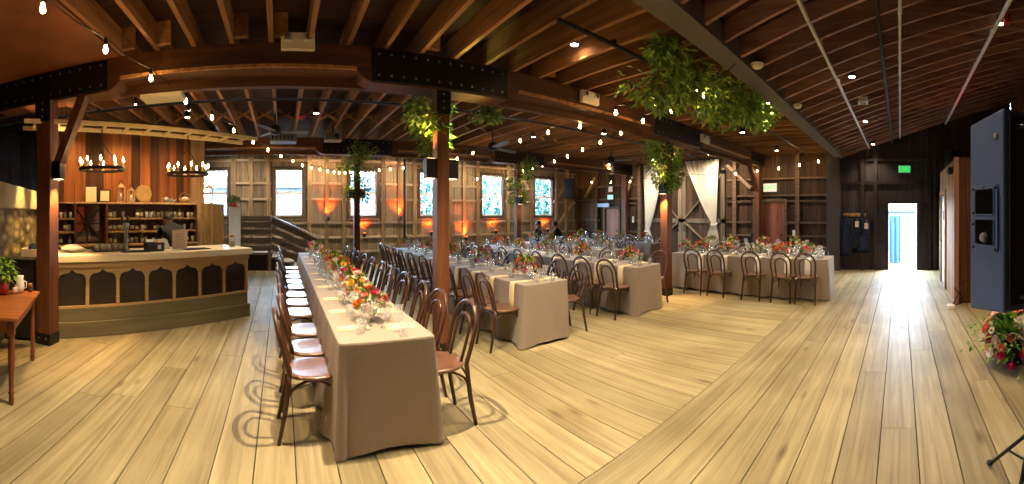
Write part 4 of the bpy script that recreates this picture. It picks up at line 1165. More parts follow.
for i, (y, p, w, h, d) in enumerate(((3.05, REDP + ['orange', 'yellow'], .13, .13, 'with deep red blooms low at the front'), (3.58, LIGHTP, .11, .17, 'with pale cream and orange blooms'), (4.25, REDP, .13, .14, 'of red and coral blooms'),
                                     (4.95, WARMP, .19, .2, 'of large orange blooms'), (5.75, WARMP + ['coral'], .16, .15, 'of orange and coral blooms'), (6.5, LIGHTP, .13, .14, 'of pale peach blooms'), (7.6, PINKP, .19, .18, 'of pink blooms at the far end'))):
    arrangement(.74 + R.uniform(-.05, .05), y, ZT, 'flower arrangement %s, %s on the nearest table' % (d, ORD[i]), p, 20 if i < 5 else 16, w * .92, h, 'glass' if i % 2 else 'ceramic')
for i, (y, p, d) in enumerate(((4.25, WARMP, 'orange and magenta'), (5.4, REDP, 'deep red and pink in a tall vase'), (6.6, LIGHTP, 'pale cream'), (7.7, REDP, 'coral and red'), (8.8, PINKP, 'pink'))):
    arrangement(3.02 + R.uniform(-.04, .04), y, ZT, '%s flower arrangement, %s on the second table' % (d, ORD[i]), p, 18, .15, .15, 'glass', vh=.16 if i == 1 else .1)
for i, (y, p, d) in enumerate(((4.2, WARMP, 'orange and yellow-green'), (5.35, REDP + WARMP, 'coral and orange'), (6.4, PINKP, 'deep pink'), (7.4, LIGHTP, 'pale peach'), (8.4, REDP, 'red and coral'))):
    arrangement(5.12 + R.uniform(-.04, .04), y, ZT, '%s flower arrangement, %s on the third table' % (d, ORD[i]), p, 18, .15, .15, 'glass')
for i, (y, p, d) in enumerate(((1.75, PINKP + ['wine'], 'wine red'), (2.3, REDP, 'coral red'), (2.75, PINKP, 'magenta and peach'), (3.45, WARMP, 'orange and coral'), (4.05, REDP + ['orange'], 'coral and orange'), (4.45, PINKP, 'small pink'))):
    arrangement(7.4 + R.uniform(-.04, .04), y, ZT, '%s flower arrangement, %s on the table before the curtains' % (d, ORD[i]), p, 18, .15, .14, 'glass')
for k, cx, ys in ((5, 6.87, (6.5, 7.5, 8.4, 9.2)), (6, 8.87, (2.4, 3.2, 4.0, 4.6)), (7, 9.07, (6.9, 7.8, 8.7, 9.5))):
    for i, y in enumerate(ys):
        p, d = ((LIGHTP, 'pale'), (PINKP, 'pink'), (WARMP, 'orange'), (REDP, 'red'))[(i + k) % 4]
        arrangement(cx, y, ZT, '%s flower arrangement, %s on the %s' % (d, ORD[i], TN[k]), p, 14, .16, .18, 'glass')
# candles down the middle of the tables
for k, ys in ((1, (2.8, 3.3, 3.9, 4.5, 5.2, 6.1, 7.0)), (2, (4.0, 4.8, 6.0, 7.2, 8.3)), (3, (4.0, 4.8, 5.9, 7.0, 8.0))):
    for i, y in enumerate(ys):
        put(VO, (TB[k][0] + .32 + R.choice((-.12, .12)), y, ZT), 0, 'glass votive candle in the middle of the %s, %s from its near end' % (TN[k], ORD[i]), 'candle holder', 'glass votive candles')
for k, ys in ((4, (1.5, 2.0, 2.5, 3.05, 3.75, 4.25)), (6, (2.1, 2.8, 3.6, 4.3)), (5, (6.2, 7.1, 8.0, 8.9)), (7, (6.6, 7.4, 8.3, 9.1))):
    for i, y in enumerate(ys):
        put(HU, (TB[k][0] + .33 + R.choice((-.13, .1)), y, ZT), 0, 'tall glass candle cylinder on the %s, %s from its near end' % (TN[k], ORD[i]), 'candle holder', 'tall glass candle cylinders')

# ---- large floor arrangement under the loudspeaker
t = arrangement(4.03, -1.2, 0, 'big mixed flower arrangement standing on the floor under the loudspeaker', ['coral', 'pink', 'hot', 'cream', 'blush', 'blush', 'peach', 'cream'], 80, .31, .4, 'blacksteel', 2.6, None, 'floor_flower_arrangement', .2)
foliage('trailing_greens', [(R.uniform(-.38, .38), R.uniform(-.38, .38), R.uniform(.12, .5), .12) for _ in range(30)], 260, .04, .08, GM, t)
# ================================================================ BAR
BA = math.atan2(1.86, 2.193); BO = Vector((-2.72, 4.24, 0))
be, bn = Vector((math.cos(BA), math.sin(BA), 0)), Vector((-math.sin(BA), math.cos(BA), 0))
def bl(s, y, z=0): return BO + be * s + bn * y + Vector((0, 0, z))
BLEN = 2.87
bar = thing('bar_counter', 'pale wooden bar counter with seven pointed arches on its front', 'bar counter', BO, BA)
def BLB(mb, name, mat, parent=bar, bevel=0.): return mb.build(name, mat, parent, None, bevel)
g = MB(); g.box(-.04, BLEN + .04, -.04, .74, 0, .2, .4); BLB(g, 'plinth', M['plinth'], bar, .01)
g = MB(); g.box(-.01, BLEN + .01, -.01, .7, .2, .375, .6); BLB(g, 'plinth_board', M['plinth'], bar, .006)
g = MB(); g.box(0.02, BLEN - .02, .03, .7, .375, .97); BLB(g, 'dark_panel', M['archdark'])
g = MB(); g.box(-.06, BLEN + .06, -.07, .76, .97, 1.06, .5); BLB(g, 'countertop', M['bartop'], bar, .008)
g = MB(); g.box(-.02, BLEN + .02, -.035, -.0, .9, .97, .5); BLB(g, 'frieze', M['barwood'])
bw = BLEN / 7
for k in range(7):
    g = MB(); x0 = k * bw; op = bw / 2 - .022; n = 20; z0, zs = .40, .735
    def arch(u):      # ogee arch, u in -1..1
        a = abs(u)
        if a > .5: return zs + .085 * math.sqrt(max(0, 1 - ((a - .5) / .5) ** 2)) ** 1.
        return zs + .085 + .055 * ((.5 - a) / .5) ** 2.2
    zt = .9
    fr, bk = -.0, .03
    us = [-1 + 2 * i / n for i in range(n + 1)]
    c = x0 + bw / 2
    top = [(c + u * op, arch(u)) for u in us]
    outl = [(c - op, z0)] + top + [(c + op, z0)]
    for (xa, za), (xb, zb) in zip(top, top[1:]):
        g.add([(xa, fr, za), (xb, fr, zb), (xb, fr, zt), (xa, fr, zt)], [(0, 1, 2, 3)], False, .5)
    for a0, a1, b0, b1 in ((x0, c - op, .375, zt), (c + op, x0 + bw, .375, zt), (c - op, c + op, .375, z0)):
        g.add([(a0, fr, b0), (a1, fr, b0), (a1, fr, b1), (a0, fr, b1)], [(0, 1, 2, 3)], False, .5)
    for i in range(len(outl)):
        (xa, za), (xb, zb) = outl[i], outl[(i + 1) % len(outl)]
        g.add([(xa, fr, za), (xa, bk, za), (xb, bk, zb), (xb, fr, zb)], [(0, 1, 2, 3)], False, .5)
    BLB(g, 'arched_panel', M['barwood'])
for s in (-.005, BLEN + .0):
    g = MB(); g.box(s - .012, s + .018, -.005, .7, .375, .97); BLB(g, 'end_panel', M['barwood'])

# back wall of vertical orange planks (its own frame of the bar's direction)
def blocal(name, mb, mat, kind=True):
    o = mb.build(name, mat); o.location = BO; o.rotation_euler = (0, 0, BA)
    return struct(o) if kind else o
g = MB(); planks(g, 'x', 2.2, .04, .06, 3.0, 0, 3.3, .19, (), None, .004); blocal('wall_bar', g, M['panel'])
g = MB(); planks(g, 'x', 2.18, .05, 3.02, 3.34, 0, 3.3, .11); o = blocal('wall_bar_return', g, M['tanwood'])
g = MB(); g.box(.06, 3.35, 2.16, 2.3, 3.2, 3.34); blocal('trim_3', g, M['beam'])
def bthing(name, label, cat, s, y, z, rz=0., group=None): return thing(name, label, cat, bl(s, y, z), BA + rz, group)

# shelving unit
u = bthing('back_bar_shelf', 'dark red-brown shelving unit on the plank wall behind the bar', 'shelving', 0, 1.9, 0)
S0, S1 = .1, 3.02
for z, nm in ((1.03, 'shelf'), (1.27, 'shelf'), (1.51, 'shelf'), (1.80, 'shelf')):
    for a, b in ([(S0, .58), (1.2, S1)] if z in (1.27, 1.51) else [(S0, S1)]):
        g = MB(); g.box(a, b, 0 if z != 1.03 else -.12, .28, z - .03, z, .8); g.build(nm, M['rough'] if z != 1.80 else M['tanwood'], u)
for s in (S0, .58, 1.16, 2.98):
    g = MB(); g.box(s, s + .04, 0, .28, 0, 1.77, .3); g.build('upright', M['shelfwood'], u)
g = MB(); g.box(S0, S1, .26, .285, 0, 1.77, .1); g.build('back_panel', M['shelfwood'], u)
for a, b in ((S0 + .02, .6), (.62, 1.16), (1.2, 2.05), (2.08, 2.98)):
    g = MB(); g.box(a, b, -.1, -.08, .08, .98, .3); d = g.build('door', M['shelfwood'], u)
    g = MB(); g.ball((b - .05, -.11, .6), .015); g.build('knob', M['brass'], d)
# mirror window with a cross of dark bars
t = bthing('framed_mirror', 'arched mirror with dark crossed bars between the bar shelves', 'mirror', .86, 2.08, 1.06)
g = MB(); g.box(-.24, .24, .05, .07, 0, .68); g.build('glass', M['mirror'], t)
g = MB(); g.box(-.22, -.06, .035, .049, .2, .66); g.build('red_glass', M['terracotta'], t)
g = MB(); g.box(-.27, -.24, 0, .08, 0, .7); g.box(.24, .27, 0, .08, 0, .7); g.box(-.24, .24, 0, .08, .68, .71); g.build('frame', M['shelfwood'], t)
for a, b in (((-.22, .06), (.22, .62)), ((-.22, .62), (.22, .06)), ((-.24, .34), (.24, .34)), ((0, 0), (0, .68))):
    g = MB(); g.bar((a[0], .02, a[1]), (b[0], .02, b[1]), .02, .02, (0, 1, 0)); g.build('bar', M['iron'], t)
# glasses and bottles on the shelves
def make_bglass():
    g = MB(); g.lathe([(.03, 0), (.036, .12), (.034, .12), (.028, .01), (.001, .01)], 10); return g.build('bar_glass', M['barglass'])
def make_bottle(mat):
    t = thing('bottle', 'bottle', 'bottle'); g = MB(); g.lathe([(.034, 0), (.036, .01), (.036, .13), (.03, .155), (.013, .175), (.012, .205), (.014, .208)], 10); g.build('body', M[mat], t)
    g = MB(); g.lathe([(.013, .2), (.014, .228), (.001, .229)], 8); g.build('cap', M['iron'], t)
    g = MB(); g.lathe([(.0365, .035), (.0365, .1)], 12); g.build('paper_band', M['parchment'], t)
    return proto(t)
BG, B1, B2 = make_bglass(), make_bottle('bottle'), make_bottle('bottle2')
SHN = {1.03: 'counter shelf', 1.27: 'lower shelf', 1.51: 'upper shelf'}
for z in (1.03, 1.27, 1.51):
    xs = [.18 + .085 * i for i in range(5)] + [1.27 + .088 * i for i in range(20)]
    for i, s in enumerate(xs):
        if R.random() < .12 or (z == 1.03 and 6 < i < 9): continue
        where = ('left bay' if i < 5 else 'main bay'); n = ORD[i if i < 5 else i - 5]
        P = R.choice((BG, BG, B1, B2)) if z < 1.4 else R.choice((BG, BG, BG, B2))
        if z == 1.03: P = R.choice((B1, B2, BG))
        nm = {BG: 'clear bar glass', B1: 'amber bottle', B2: 'smoky bottle'}[P]
        p = bl(s, 2.02 + R.uniform(-.05, .05), z + .0005)
        put(P, p, R.uniform(0, 6), '%s on the %s behind the bar, %s place in the %s' % (nm, SHN[z], n, where), 'glass' if P is BG else 'bottle', {BG: 'bar glasses on the shelves', B1: 'amber bottles on the shelves', B2: 'smoky bottles on the shelves'}[P], R.uniform(.85, 1.05))
# on the top shelf
ZS = 1.8005
for s, w, h, l in ((.93, .2, .28, 'tall cream framed card, first on the top bar shelf'), (1.19, .22, .24, 'cream card in a dark frame, second on the top bar shelf')):
    t = bthing('framed_card', l, 'picture', s, 2.1, ZS)
    f = .012 if s < 1 else .022
    g = MB(); g.box(-w / 2, w / 2, 0, .02, 0, f); g.box(-w / 2, w / 2, 0, .02, h - f, h); g.box(-w / 2, -w / 2 + f, 0, .02, f, h - f); g.box(w / 2 - f, w / 2, 0, .02, f, h - f); g.build('frame', M['whitepaint'] if s < 1 else M['iron'], t)
    g = MB(); g.box(-w / 2 + f, w / 2 - f, .006, .014, f, h - f); g.build('card', M['parchment'], t)
def lantern(s, h, w, l):
    t = bthing('lantern', l, 'lantern', s, 2.02, ZS)
    g = MB(); g.box(-w, w, -w, w, 0, .02); g.build('base', M['tanwood'], t)
    g = MB(); g.box(-w, w, -w, w, h * .68, h * .7); g.build('top_plate', M['tanwood'], t)
    g = MB()
    for a in (-1, 1):
        for b in (-1, 1): g.box(a * w - .008, a * w + .008, b * w - .008, b * w + .008, .02, h * .68)
    for q in (-1, 1):
        for k in (1, 2): g.box(-w, w, q * w - .004, q * w + .004, h * .22 * k, h * .22 * k + .012)
    g.build('frame', M['tanwood'], t)
    g = MB(); g.add([(-w, -w, h * .7), (w, -w, h * .7), (w, w, h * .7), (-w, w, h * .7), (0, 0, h * .9)], [(0, 1, 4), (1, 2, 4), (2, 3, 4), (3, 0, 4)]); g.build('roof', M['tanwood'], t)
    g = MB(); g.tube([(.03 * math.cos(2 * PI * k / 10), 0, h * .93 + .03 * math.sin(2 * PI * k / 10)) for k in range(10)], .005, 5, True); g.build('ring', M['iron'], t)
    g = MB(); g.lathe([(.022, .02), (.022, h * .4), (.001, h * .42)], 10); g.build('candle', M['ceramic'], t)
lantern(1.48, .4, .06, 'tall wooden lantern on the top bar shelf')
lantern(1.68, .32, .05, 'shorter wooden lantern on the top bar shelf beside the round plate')
t = bthing('round_platter', 'round woven platter leaning on the plank wall above the bar shelf', 'platter', 1.95, 2.12, ZS)
g = MB(); g.lathe([(.001, .012), (.12, .008), (.165, .02), (.17, .012), (.12, 0), (.001, .002)], 24); q = g.build('dish', M['wicker'], t); q.location = (0, -.02, .17); q.rotation_euler = (PI / 2 - .12, 0, 0)
def teapot(s, l, r=.07):
    t = bthing('teapot', l, 'teapot', s, 2.02, ZS)
    g = MB(); g.lathe([(r * .6, 0), (r, r * .6), (r * .95, r * 1.1), (r * .4, r * 1.5), (.001, r * 1.55)], 14); g.build('body', M['grey'], t)
    g = MB(); g.tube([(r * .8, 0, r * .7), (r * 1.5, 0, r), (r * 1.9, 0, r * 1.6)], [.014, .011, .008], 7); g.build('spout', M['grey'], t)
    g = MB(); g.tube([(-r * .8, 0, r * 1.2), (-r * 1.5, 0, r * 1.3), (-r * 1.5, 0, r * .6), (-r * .85, 0, r * .5)], .008, 6); g.build('handle', M['grey'], t)
    g = MB(); g.ball((0, 0, r * 1.65), .014); g.build('lid_knob', M['grey'], t)
teapot(2.4, 'small metal teapot on the top bar shelf')
teapot(2.52, 'second metal teapot close beside the first on the top bar shelf', .05)
t = bthing('wicker_basket', 'wicker basket with white cloth at the right end of the top bar shelf', 'basket', 2.8, 2.02, ZS)
g = MB(); g.lathe([(.09, 0), (.12, .09), (.115, .09), (.08, .012), (.001, .012)], 16); g.build('bowl', M['wicker'], t)
g = MB(); g.tube([(-.115, 0, .09), (-.09, 0, .17), (0, 0, .21), (.09, 0, .17), (.115, 0, .09)], .008, 6); g.build('handle', M['wicker'], t)
g = MB(); g.ball((0, 0, .07), .085, 10, 6, .6); g.build('cloth', M['napkin_w'], t)

# on the bar counter
ZB = 1.0605
t = bthing('folded_towels', 'pile of white cloth at the near end of the bar counter', 'towels', .27, .32, ZB)
g = MB(); rr = random.Random(3); vs = []
for i in range(7):
    for j in range(14):
        a = 2 * PI * j / 14; r_ = .13 * math.sin(PI * i / 6 * .9 + .15) * (1 + .18 * math.sin(3 * a + i)); vs.append((r_ * math.cos(a) * 1.25, r_ * math.sin(a), .11 * i / 6 + .008 * math.sin(a * 5)* (i > 0)))
g.add(vs, [(i * 14 + j, i * 14 + (j + 1) % 14, (i + 1) * 14 + (j + 1) % 14, (i + 1) * 14 + j) for i in range(6) for j in range(14)] + [tuple(84 + j for j in range(14)), tuple(reversed(range(14)))], True); g.build('cloth', M['napkin_w'], t)
t = bthing('serving_tray', 'dark tray carrying rows of clear glasses on the bar counter', 'tray', .8, .42, ZB)
g = MB(); g.box(-.22, .22, -.14, .14, 0, .012); g.box(-.22, -.21, -.14, .14, .012, .03); g.box(.21, .22, -.14, .14, .012, .03); g.build('base', M['black'], t)
for i in range(10):
    put(BG, bl(.8 - .17 + .085 * (i % 5), .36 + .1 * (i // 5), ZB + .0125), 0, 'clear glass on the dark bar tray, %s in the %s row' % (ORD[i % 5], ('front', 'rear')[i // 5]), 'glass', 'glasses on the bar tray', .75)
for s, y, l in ((1.12, .2, 'black rubber bar mat beside the tray of glasses'), (2.1, .22, 'black rubber bar mat right of the pale menu card')):
    t = bthing('bar_mat', l, 'mat', s, y, ZB); g = MB(); g.box(-.2, .2, -.09, .09, 0, .01)
    for k in range(9): g.box(-.19 + .044 * k, -.175 + .044 * k, -.08, .08, .01, .014)
    g.build('ribbed_mat', M['black'], t)
t = bthing('beer_tap', 'chrome beer tap tower standing on the bar counter', 'tap', 1.09, .5, ZB)
g = MB(); g.lathe([(.06, 0), (.06, .02), (.03, .03), (.03, .3), (.05, .33), (.05, .38), (.02, .4)], 14); g.build('column', M['grey'], t)
for s in (-.045, 0.045):
    g = MB(); g.tube([(s, .03, .33), (s, .12, .33), (s, .13, .27)], .012, 7); g.build('spout', M['grey'], t)
    g = MB(); g.lathe([(.01, 0), (.02, .06), (.016, .13), (.001, .14)], 8, (s, .05, .36)); g.build('handle', M['black'], t)
t = bthing('caddy_box', 'small black caddy with orange garnish on the bar counter', 'caddy', 1.42, .22, ZB)
g = MB(); g.box(-.13, .13, -.07, .07, 0, .01); g.box(-.13, .13, -.07, -.06, .01, .12); g.box(-.13, .13, .06, .07, .01, .12); g.box(-.13, -.12, -.06, .06, .01, .12); g.box(.12, .13, -.06, .06, .01, .12); g.box(-.005, .005, -.06, .06, .01, .12); g.build('case', M['black'], t)
for k in range(5):
    g = MB(); g.ball((.03 + .02 * (k % 3), -.03 + .03 * (k // 3), .11 + .01 * (k % 2)), .025); g.build('orange', BM['orange'], t)
g = MB(); g.box(.03, .08, -.074, -.071, .03, .09); g.build('card', M['paper'], t)
t = bthing('menu_card', 'pale pink menu card standing upright on the bar counter', 'menu', 1.84, .24, ZB)
g = MB(); g.box(-.12, .12, 0, .006, .012, .29); g.build('card', M['paper'], t)
g = MB(); g.box(-.13, .13, -.03, .04, 0, .012); g.build('stand', M['glass'], t)
g = MB()
for k in range(6): g.box(-.07 + .004 * (k % 3), .07 - .01 * (k % 2), -.002, 0, .23 - .03 * k, .236 - .03 * k)
g.build('print_lines', M['grey'], t)
t = bthing('point_of_sale_tablet', 'grey tilted tablet screen behind the caddy on the bar counter', 'tablet', 1.6, .48, ZB)
g = MB(); g.prism([(-.06, 0), (.06, 0), (.09, .14), (.08, .145)], lambda a, z, s: ((-.17, .17)[s], a, z)); g.build('case', M['grey'], t)
t = bthing('glass_jar', 'small glass jar at the far end of the bar counter', 'jar', 2.76, .25, ZB)
g = MB(); g.lathe([(.05, 0), (.055, .02), (.055, .12), (.04, .15), (.04, .17)], 14); g.build('body', M['glass'], t); g = MB(); g.lathe([(.042, .16), (.044, .19), (.001, .195)], 14); g.build('lid', M['brass'], t)
g = MB(); g.lathe([(.045, .008), (.048, .09), (.001, .095)], 12); g.build('filling', M['wicker'], t)

# ---- ladder hung over the bar and two candle chandeliers
t = bthing('hanging_ladder', 'long cream painted ladder hung level over the bar counter', 'ladder', 0, 0, 2.72)
for y in (-.2, .2):
    g = MB(); g.box(-.42, 2.92, y - .018, y + .018, -.026, .026, .5); g.build('rail', M['ladder'], t)
for k in range(11):
    g = MB(); g.tube([(-.28 + .305 * k, -.2, 0), (-.28 + .305 * k, .2, 0)], .016, 7); g.build('rung', M['ladder'], t)
for s in (.1, 1.25, 2.4):
    for y in (-.17, .17):
        g = MB(); g.tube([(s, y, .03), (s, y, .62)], .004, 5); g.build('hanging_wire', M['iron'], t)
def chandelier(s, z, label):
    t = bthing('candle_chandelier', label, 'chandelier', s, 0, z, 0, 'candle chandeliers over the bar')
    r = .29
    g = MB()
    vs = []
    for rr_, zz in ((r, -.02), (r + .012, -.02), (r + .012, .02), (r, .02)):
        for j in range(32): a = 2 * PI * j / 32; vs.append((rr_ * math.cos(a), rr_ * math.sin(a), zz))
    g.add(vs, [(i * 32 + j, i * 32 + (j + 1) % 32, ((i + 1) % 4) * 32 + (j + 1) % 32, ((i + 1) % 4) * 32 + j) for i in range(4) for j in range(32)])
    g.build('ring', M['iron'], t)
    for k in range(3):
        a = 2 * PI * k / 3 + .3
        g = MB(); g.tube([(r * math.cos(a), r * math.sin(a), .02), (.015 * math.cos(a), .015 * math.sin(a), .34)], .006, 6); g.build('chain', M['iron'], t)
    g = MB(); g.tube([(0, 0, .33), (0, 0, 2.70 - z)], .007, 6); g.build('hanging_rod', M['iron'], t)
    for k in range(10):
        a = 2 * PI * k / 10; p = (r * math.cos(a), r * math.sin(a))
        g = MB(); g.lathe([(.026, .015), (.03, .025), (.012, .026), (.012, .085), (.001, .086)], 10, (p[0], p[1], 0)); c = g.build('candle_sleeve', M['parchment'], t)
        g = MB(); g.lathe([(.004, .085), (.012, .105), (.009, .125), (.001, .15)], 8, (p[0], p[1], 0)); g.build('flame_bulb', M['candle'], c)
chandelier(.604, 2.17, 'round candle chandelier over the bar, nearer the thick post')
chandelier(1.85, 2.15, 'round candle chandelier over the bar, nearer the stairs')

# ---- right of the back bar
t = bthing('plank_screen', 'rough brown plank screen at the right end of the back bar', 'screen', 3.22, 1.7, 0)
g = MB(); planks(g, 'x', 0, .04, -.2, .3, 0, 1.78, .125); g.build('planks', M['rough'], t)
for z in (.3, 1.5):
    g = MB(); g.box(-.2, .3, .04, .07, z, z + .08); g.build('batten', M['rough'], t)
t = bthing('pale_door_panel', 'pale blue boarded panel standing beside the rough plank screen', 'door panel', 3.72, 1.6, 0)
g = MB(); g.box(-.13, -.09, 0, .04, 0, 1.72); g.box(.09, .13, 0, .04, 0, 1.72); g.box(-.09, .09, 0, .04, 0, .1); g.box(-.09, .09, 0, .04, 1.62, 1.72); g.box(-.09, .09, 0, .04, .85, .95); g.build('frame', M['paleblue'], t)
for k in range(3):
    g = MB(); g.box(-.088 + .06 * k, -.032 + .06 * k, .012, .03, .1, 1.62); g.build('board', M['paleblue'], t)
t = bthing('table_lantern', 'tall wooden lantern on top of the rough plank screen', 'lantern', 3.2, 1.72, 1.78)
g = MB(); g.box(-.07, .07, -.02, .09, 0, .02); g.build('base', M['tanwood'], t)
g = MB()
for a in (-.065, .05):
    for b in (-.015, .07): g.box(a, a + .015, b, b + .015, .02, .3)
for z in (.1, .2): g.box(-.065, .065, -.012, -.004, z, z + .012)
g.build('frame', M['tanwood'], t)
g = MB(); g.add([(-.08, -.03, .3), (.08, -.03, .3), (.08, .1, .3), (-.08, .1, .3), (0, .035, .4)], [(0, 1, 4), (1, 2, 4), (2, 3, 4), (3, 0, 4), (3, 2, 1, 0)]); g.build('roof', M['tanwood'], t)
t = bthing('potted_plant', 'small leafy potted plant between the lantern and the stair window', 'plant', 3.7, 1.62, 1.72)
g = MB(); g.lathe([(.05, 0), (.065, .09), (.06, .09), (.001, .07)], 12); g.build('pot', M['terracotta'], t)
foliage('foliage', [(0, 0, .14, .08), (.03, 0, .18, .07)], 110, .05, .1, GM, t, .1)

# ---- stone wall and concrete ledge left of the post
p0, p1 = Vector((-3.17, 3.67, 0)), Vector((-4.22, 5.95, 0)); d = (p1 - p0).normalized()
ang = math.atan2(d.y, d.x); Ls = (p1 - p0).length
g = MB(); g.box(-.35, Ls + .3, 0, .3, 0, 1.66); o = g.build('wall_stone', M['stone']); o.location = p0; o.rotation_euler = (0, 0, ang); struct(o)
g = MB(); g.box(-.35, Ls + .3, -.05, .35, 1.66, 1.98); o = g.build('trim_4', M['concrete'], None, None, .01); o.location = p0; o.rotation_euler = (0, 0, ang); struct(o)
pos = p0 + d * 1.0 + Vector((d.y, -d.x, 0)) * -.0
for k, u in enumerate((.35, .75)):
    q = p0 + d * (Ls * u) + Vector((d.y, -d.x, 0)) * .4
    # small spots washing the ledge and the stones
    t = thing('track_spot', 'small black spotlight aimed at the stone wall, %s from the post' % ('second' if k == 0 else 'first'), 'spotlight', (q.x, q.y, 2.7))
    g = MB(); g.lathe([(.035, -.05), (.035, .05), (.01, .06), (.01, .6)], 10); g.build('can', M['black'], t); g = MB(); g.lathe([(.001, -.049), (.033, -.049)], 10); g.build('lens', M['lamp'], t)
    light('stone_wash', 'SPOT', (q.x, q.y, 2.64), 150, (255, 214, 120), .03, (q.x - .36, q.y - .16, .9), 50, .8)
t = thing('low_cabinet', 'black low cabinet against the stone wall behind the side table', 'cabinet', (-3.39, 4.22, 0), ang - PI)
g = MB(); g.box(-.75, .45, -.0, .34, .04, .98); g.build('body', M['cabinet_black'], t, None, .006)
g = MB(); g.box(-.77, .47, 0, .36, .98, 1.02); g.build('top', M['blacksteel'], t)
for k in range(2):
    g = MB(); g.box(-.73 + .59 * k, -.17 + .59 * k, .34, .355, .08, .94); dd = g.build('door', M['cabinet_black'], t); g = MB(); g.ball((-.22 + .59 * k - (.42 if k else 0), .37, .6), .014); g.build('knob', M['brass'], dd)
t = thing('storage_box', 'white box with dark bottles lying on the black cabinet', 'box', (-3.34, 4.3, 1.0205), ang - PI)
g = MB(); g.box(-.2, .2, .05, .3, 0, .01); g.box(-.2, .2, .05, .06, .01, .1); g.box(-.2, .2, .29, .3, .01, .1); g.box(-.2, -.19, .06, .29, .01, .1); g.box(.19, .2, .06, .29, .01, .1); g.build('carton', M['paper'], t)
for k in range(5):
    g = MB(); g.lathe([(.03, 0), (.03, .1), (.012, .13), (.012, .15)], 10, (-.15 + .075 * k, .17, .011)); g.build('bottle', M['navy'], t)

# ---- honey side table with turned legs
c0, c1 = Vector((-2.08, 2.55, 0)), Vector((-2.52, 3.45, 0)); d = (c1 - c0).normalized(); nn = Vector((-d.y, d.x, 0))
ang2 = math.atan2(d.y, d.x); L2 = (c1 - c0).length
t = thing('side_table', 'honey brown wooden side table with turned legs beside the thick post', 'side table', (c0.x, c0.y, 0), ang2)
W2 = .55
g = MB(); g.box(-.07, L2 + .07, -.07, W2 + .07, .71, .74, .5); g.build('tabletop', M['sidewood'], t, None, .006)
for a, b in (((0, -.01), (L2, .012)), ((0, W2 - .012), (L2, W2 + .01))):
    g = MB(); g.box(a[0], b[0], a[1], b[1], .6, .71, .5); g.build('apron', M['sidewood'], t)
for x in (0, L2):
    g = MB(); g.box(x - .01, x + .012, 0, W2, .6, .71, .5); g.build('apron', M['sidewood'], t)
for x in (.0, L2):
    for y in (.0, W2):
        g = MB(); g.box(x - .03, x + .03, y - .03, y + .03, .58, .71, .5)
        g.lathe([(.03, .58), (.022, .565), (.032, .545), (.022, .53), (.028, .5), (.03, .38), (.022, .16), (.02, .12), (.03, .1), (.02, .085), (.026, .05), (.018, .0)], 14, (x, y, 0), .5); g.build('leg', M['sideleg'], t)
def stq(u, v): return c0 + d * u + nn * v
q = stq(.86, .3); t = thing('red_pot_plant', 'leafy green plant in a red pot on the side table', 'plant', (q.x, q.y, .7405))
g = MB(); g.lathe([(.06, 0), (.085, .13), (.08, .13), (.001, .11)], 14); g.build('pot', M['terracotta'], t)
foliage('foliage', [(0, 0, .22, .14), (-.08, .05, .3, .12), (.05, -.03, .27, .12)], 260, .05, .1, GM, t, .1)
q = stq(.98, .13); t = thing('cream_pitcher', 'cream ceramic pitcher on the side table', 'pitcher', (q.x, q.y, .7405))
g = MB(); g.lathe([(.035, 0), (.05, .05), (.045, .11), (.032, .15), (.04, .18), (.036, .18), (.028, .15), (.001, .1)], 14); g.build('body', M['ceramic'], t)
g = MB(); g.tube([(.044, 0, .13), (.085, 0, .12), (.08, 0, .06), (.048, 0, .05)], .007, 6); g.build('handle', M['ceramic'], t)
for k, (u, v, l) in enumerate(((.9, .17, 'small white jar left of the cream pitcher'), (1.03, .03, 'small brown jar near the corner of the side table'))):
    q = stq(u, v); t = thing('spice_jar', l, 'jar', (q.x, q.y, .7405)); g = MB(); g.lathe([(.028, 0), (.03, .06), (.022, .075)], 12); g.build('body', M['ceramic' if k == 0 else 'bottle'], t); g = MB(); g.lathe([(.024, .072), (.024, .09), (.001, .092)], 12); g.build('lid', M['brass'], t)

# ---- landing with rails and the stairs by the window wall
LX0, LX1, LY, LZ = -1.5, -.28, 10.9, .5
t = thing('stair_landing', 'weathered timber landing with plank guard rail under the window', 'stairs', (LX0, LY, 0))
g = MB(); g.box(0, LX1 - LX0, 0, DN - LY - .15, LZ - .06, LZ); g.build('deck', M['girt'], t)
g = MB(); g.box(0, LX1 - LX0, .02, .05, 0, LZ - .06); g.build('skirt', M['girt_d'], t)
for x in (.06, .45, LX1 - LX0 - .04):
    g = MB(); g.box(x - .045, x + .045, -.01, .08, 0, 1.46); g.build('rail_post', M['stud'], t)
for z in (.64, .86, 1.09, 1.3, 1.46):
    g = MB(); g.box(.02, LX1 - LX0, -.04, -.01, z - .085, z + .055); g.build('rail_board', M['stairboard'], t)
t = thing('stair_flight', 'timber stairs with sloping plank balustrade leading down from the landing', 'stairs', (LX1, LY, 0))
for k in range(3):
    g = MB(); z = LZ - .125 * (k + 1); g.box(.01 + .3 * k, .34 + .3 * k, .06, DN - LY - .15, z - .04, z); g.build('tread', M['girt'], t)
    g = MB(); g.box(.01 + .3 * k, .03 + .3 * k, .06, DN - LY - .15, z, z + .085); g.build('riser', M['girt_d'], t)
g = MB(); g.prism([(0, 0), (0, LZ - .14), (1.0, .0)], lambda a, z, s: (a, (.04, .08)[s], z)); g.build('stringer', M['girt_d'], t)
for dz in (0, .24, .48, .72):
    g = MB(); g.bar((0.02, -.01, .66 + dz), (1.26, -.01, .1 + dz), .03, .15, (0, 0, 1)); g.build('rail_board', M['stairboard'], t)
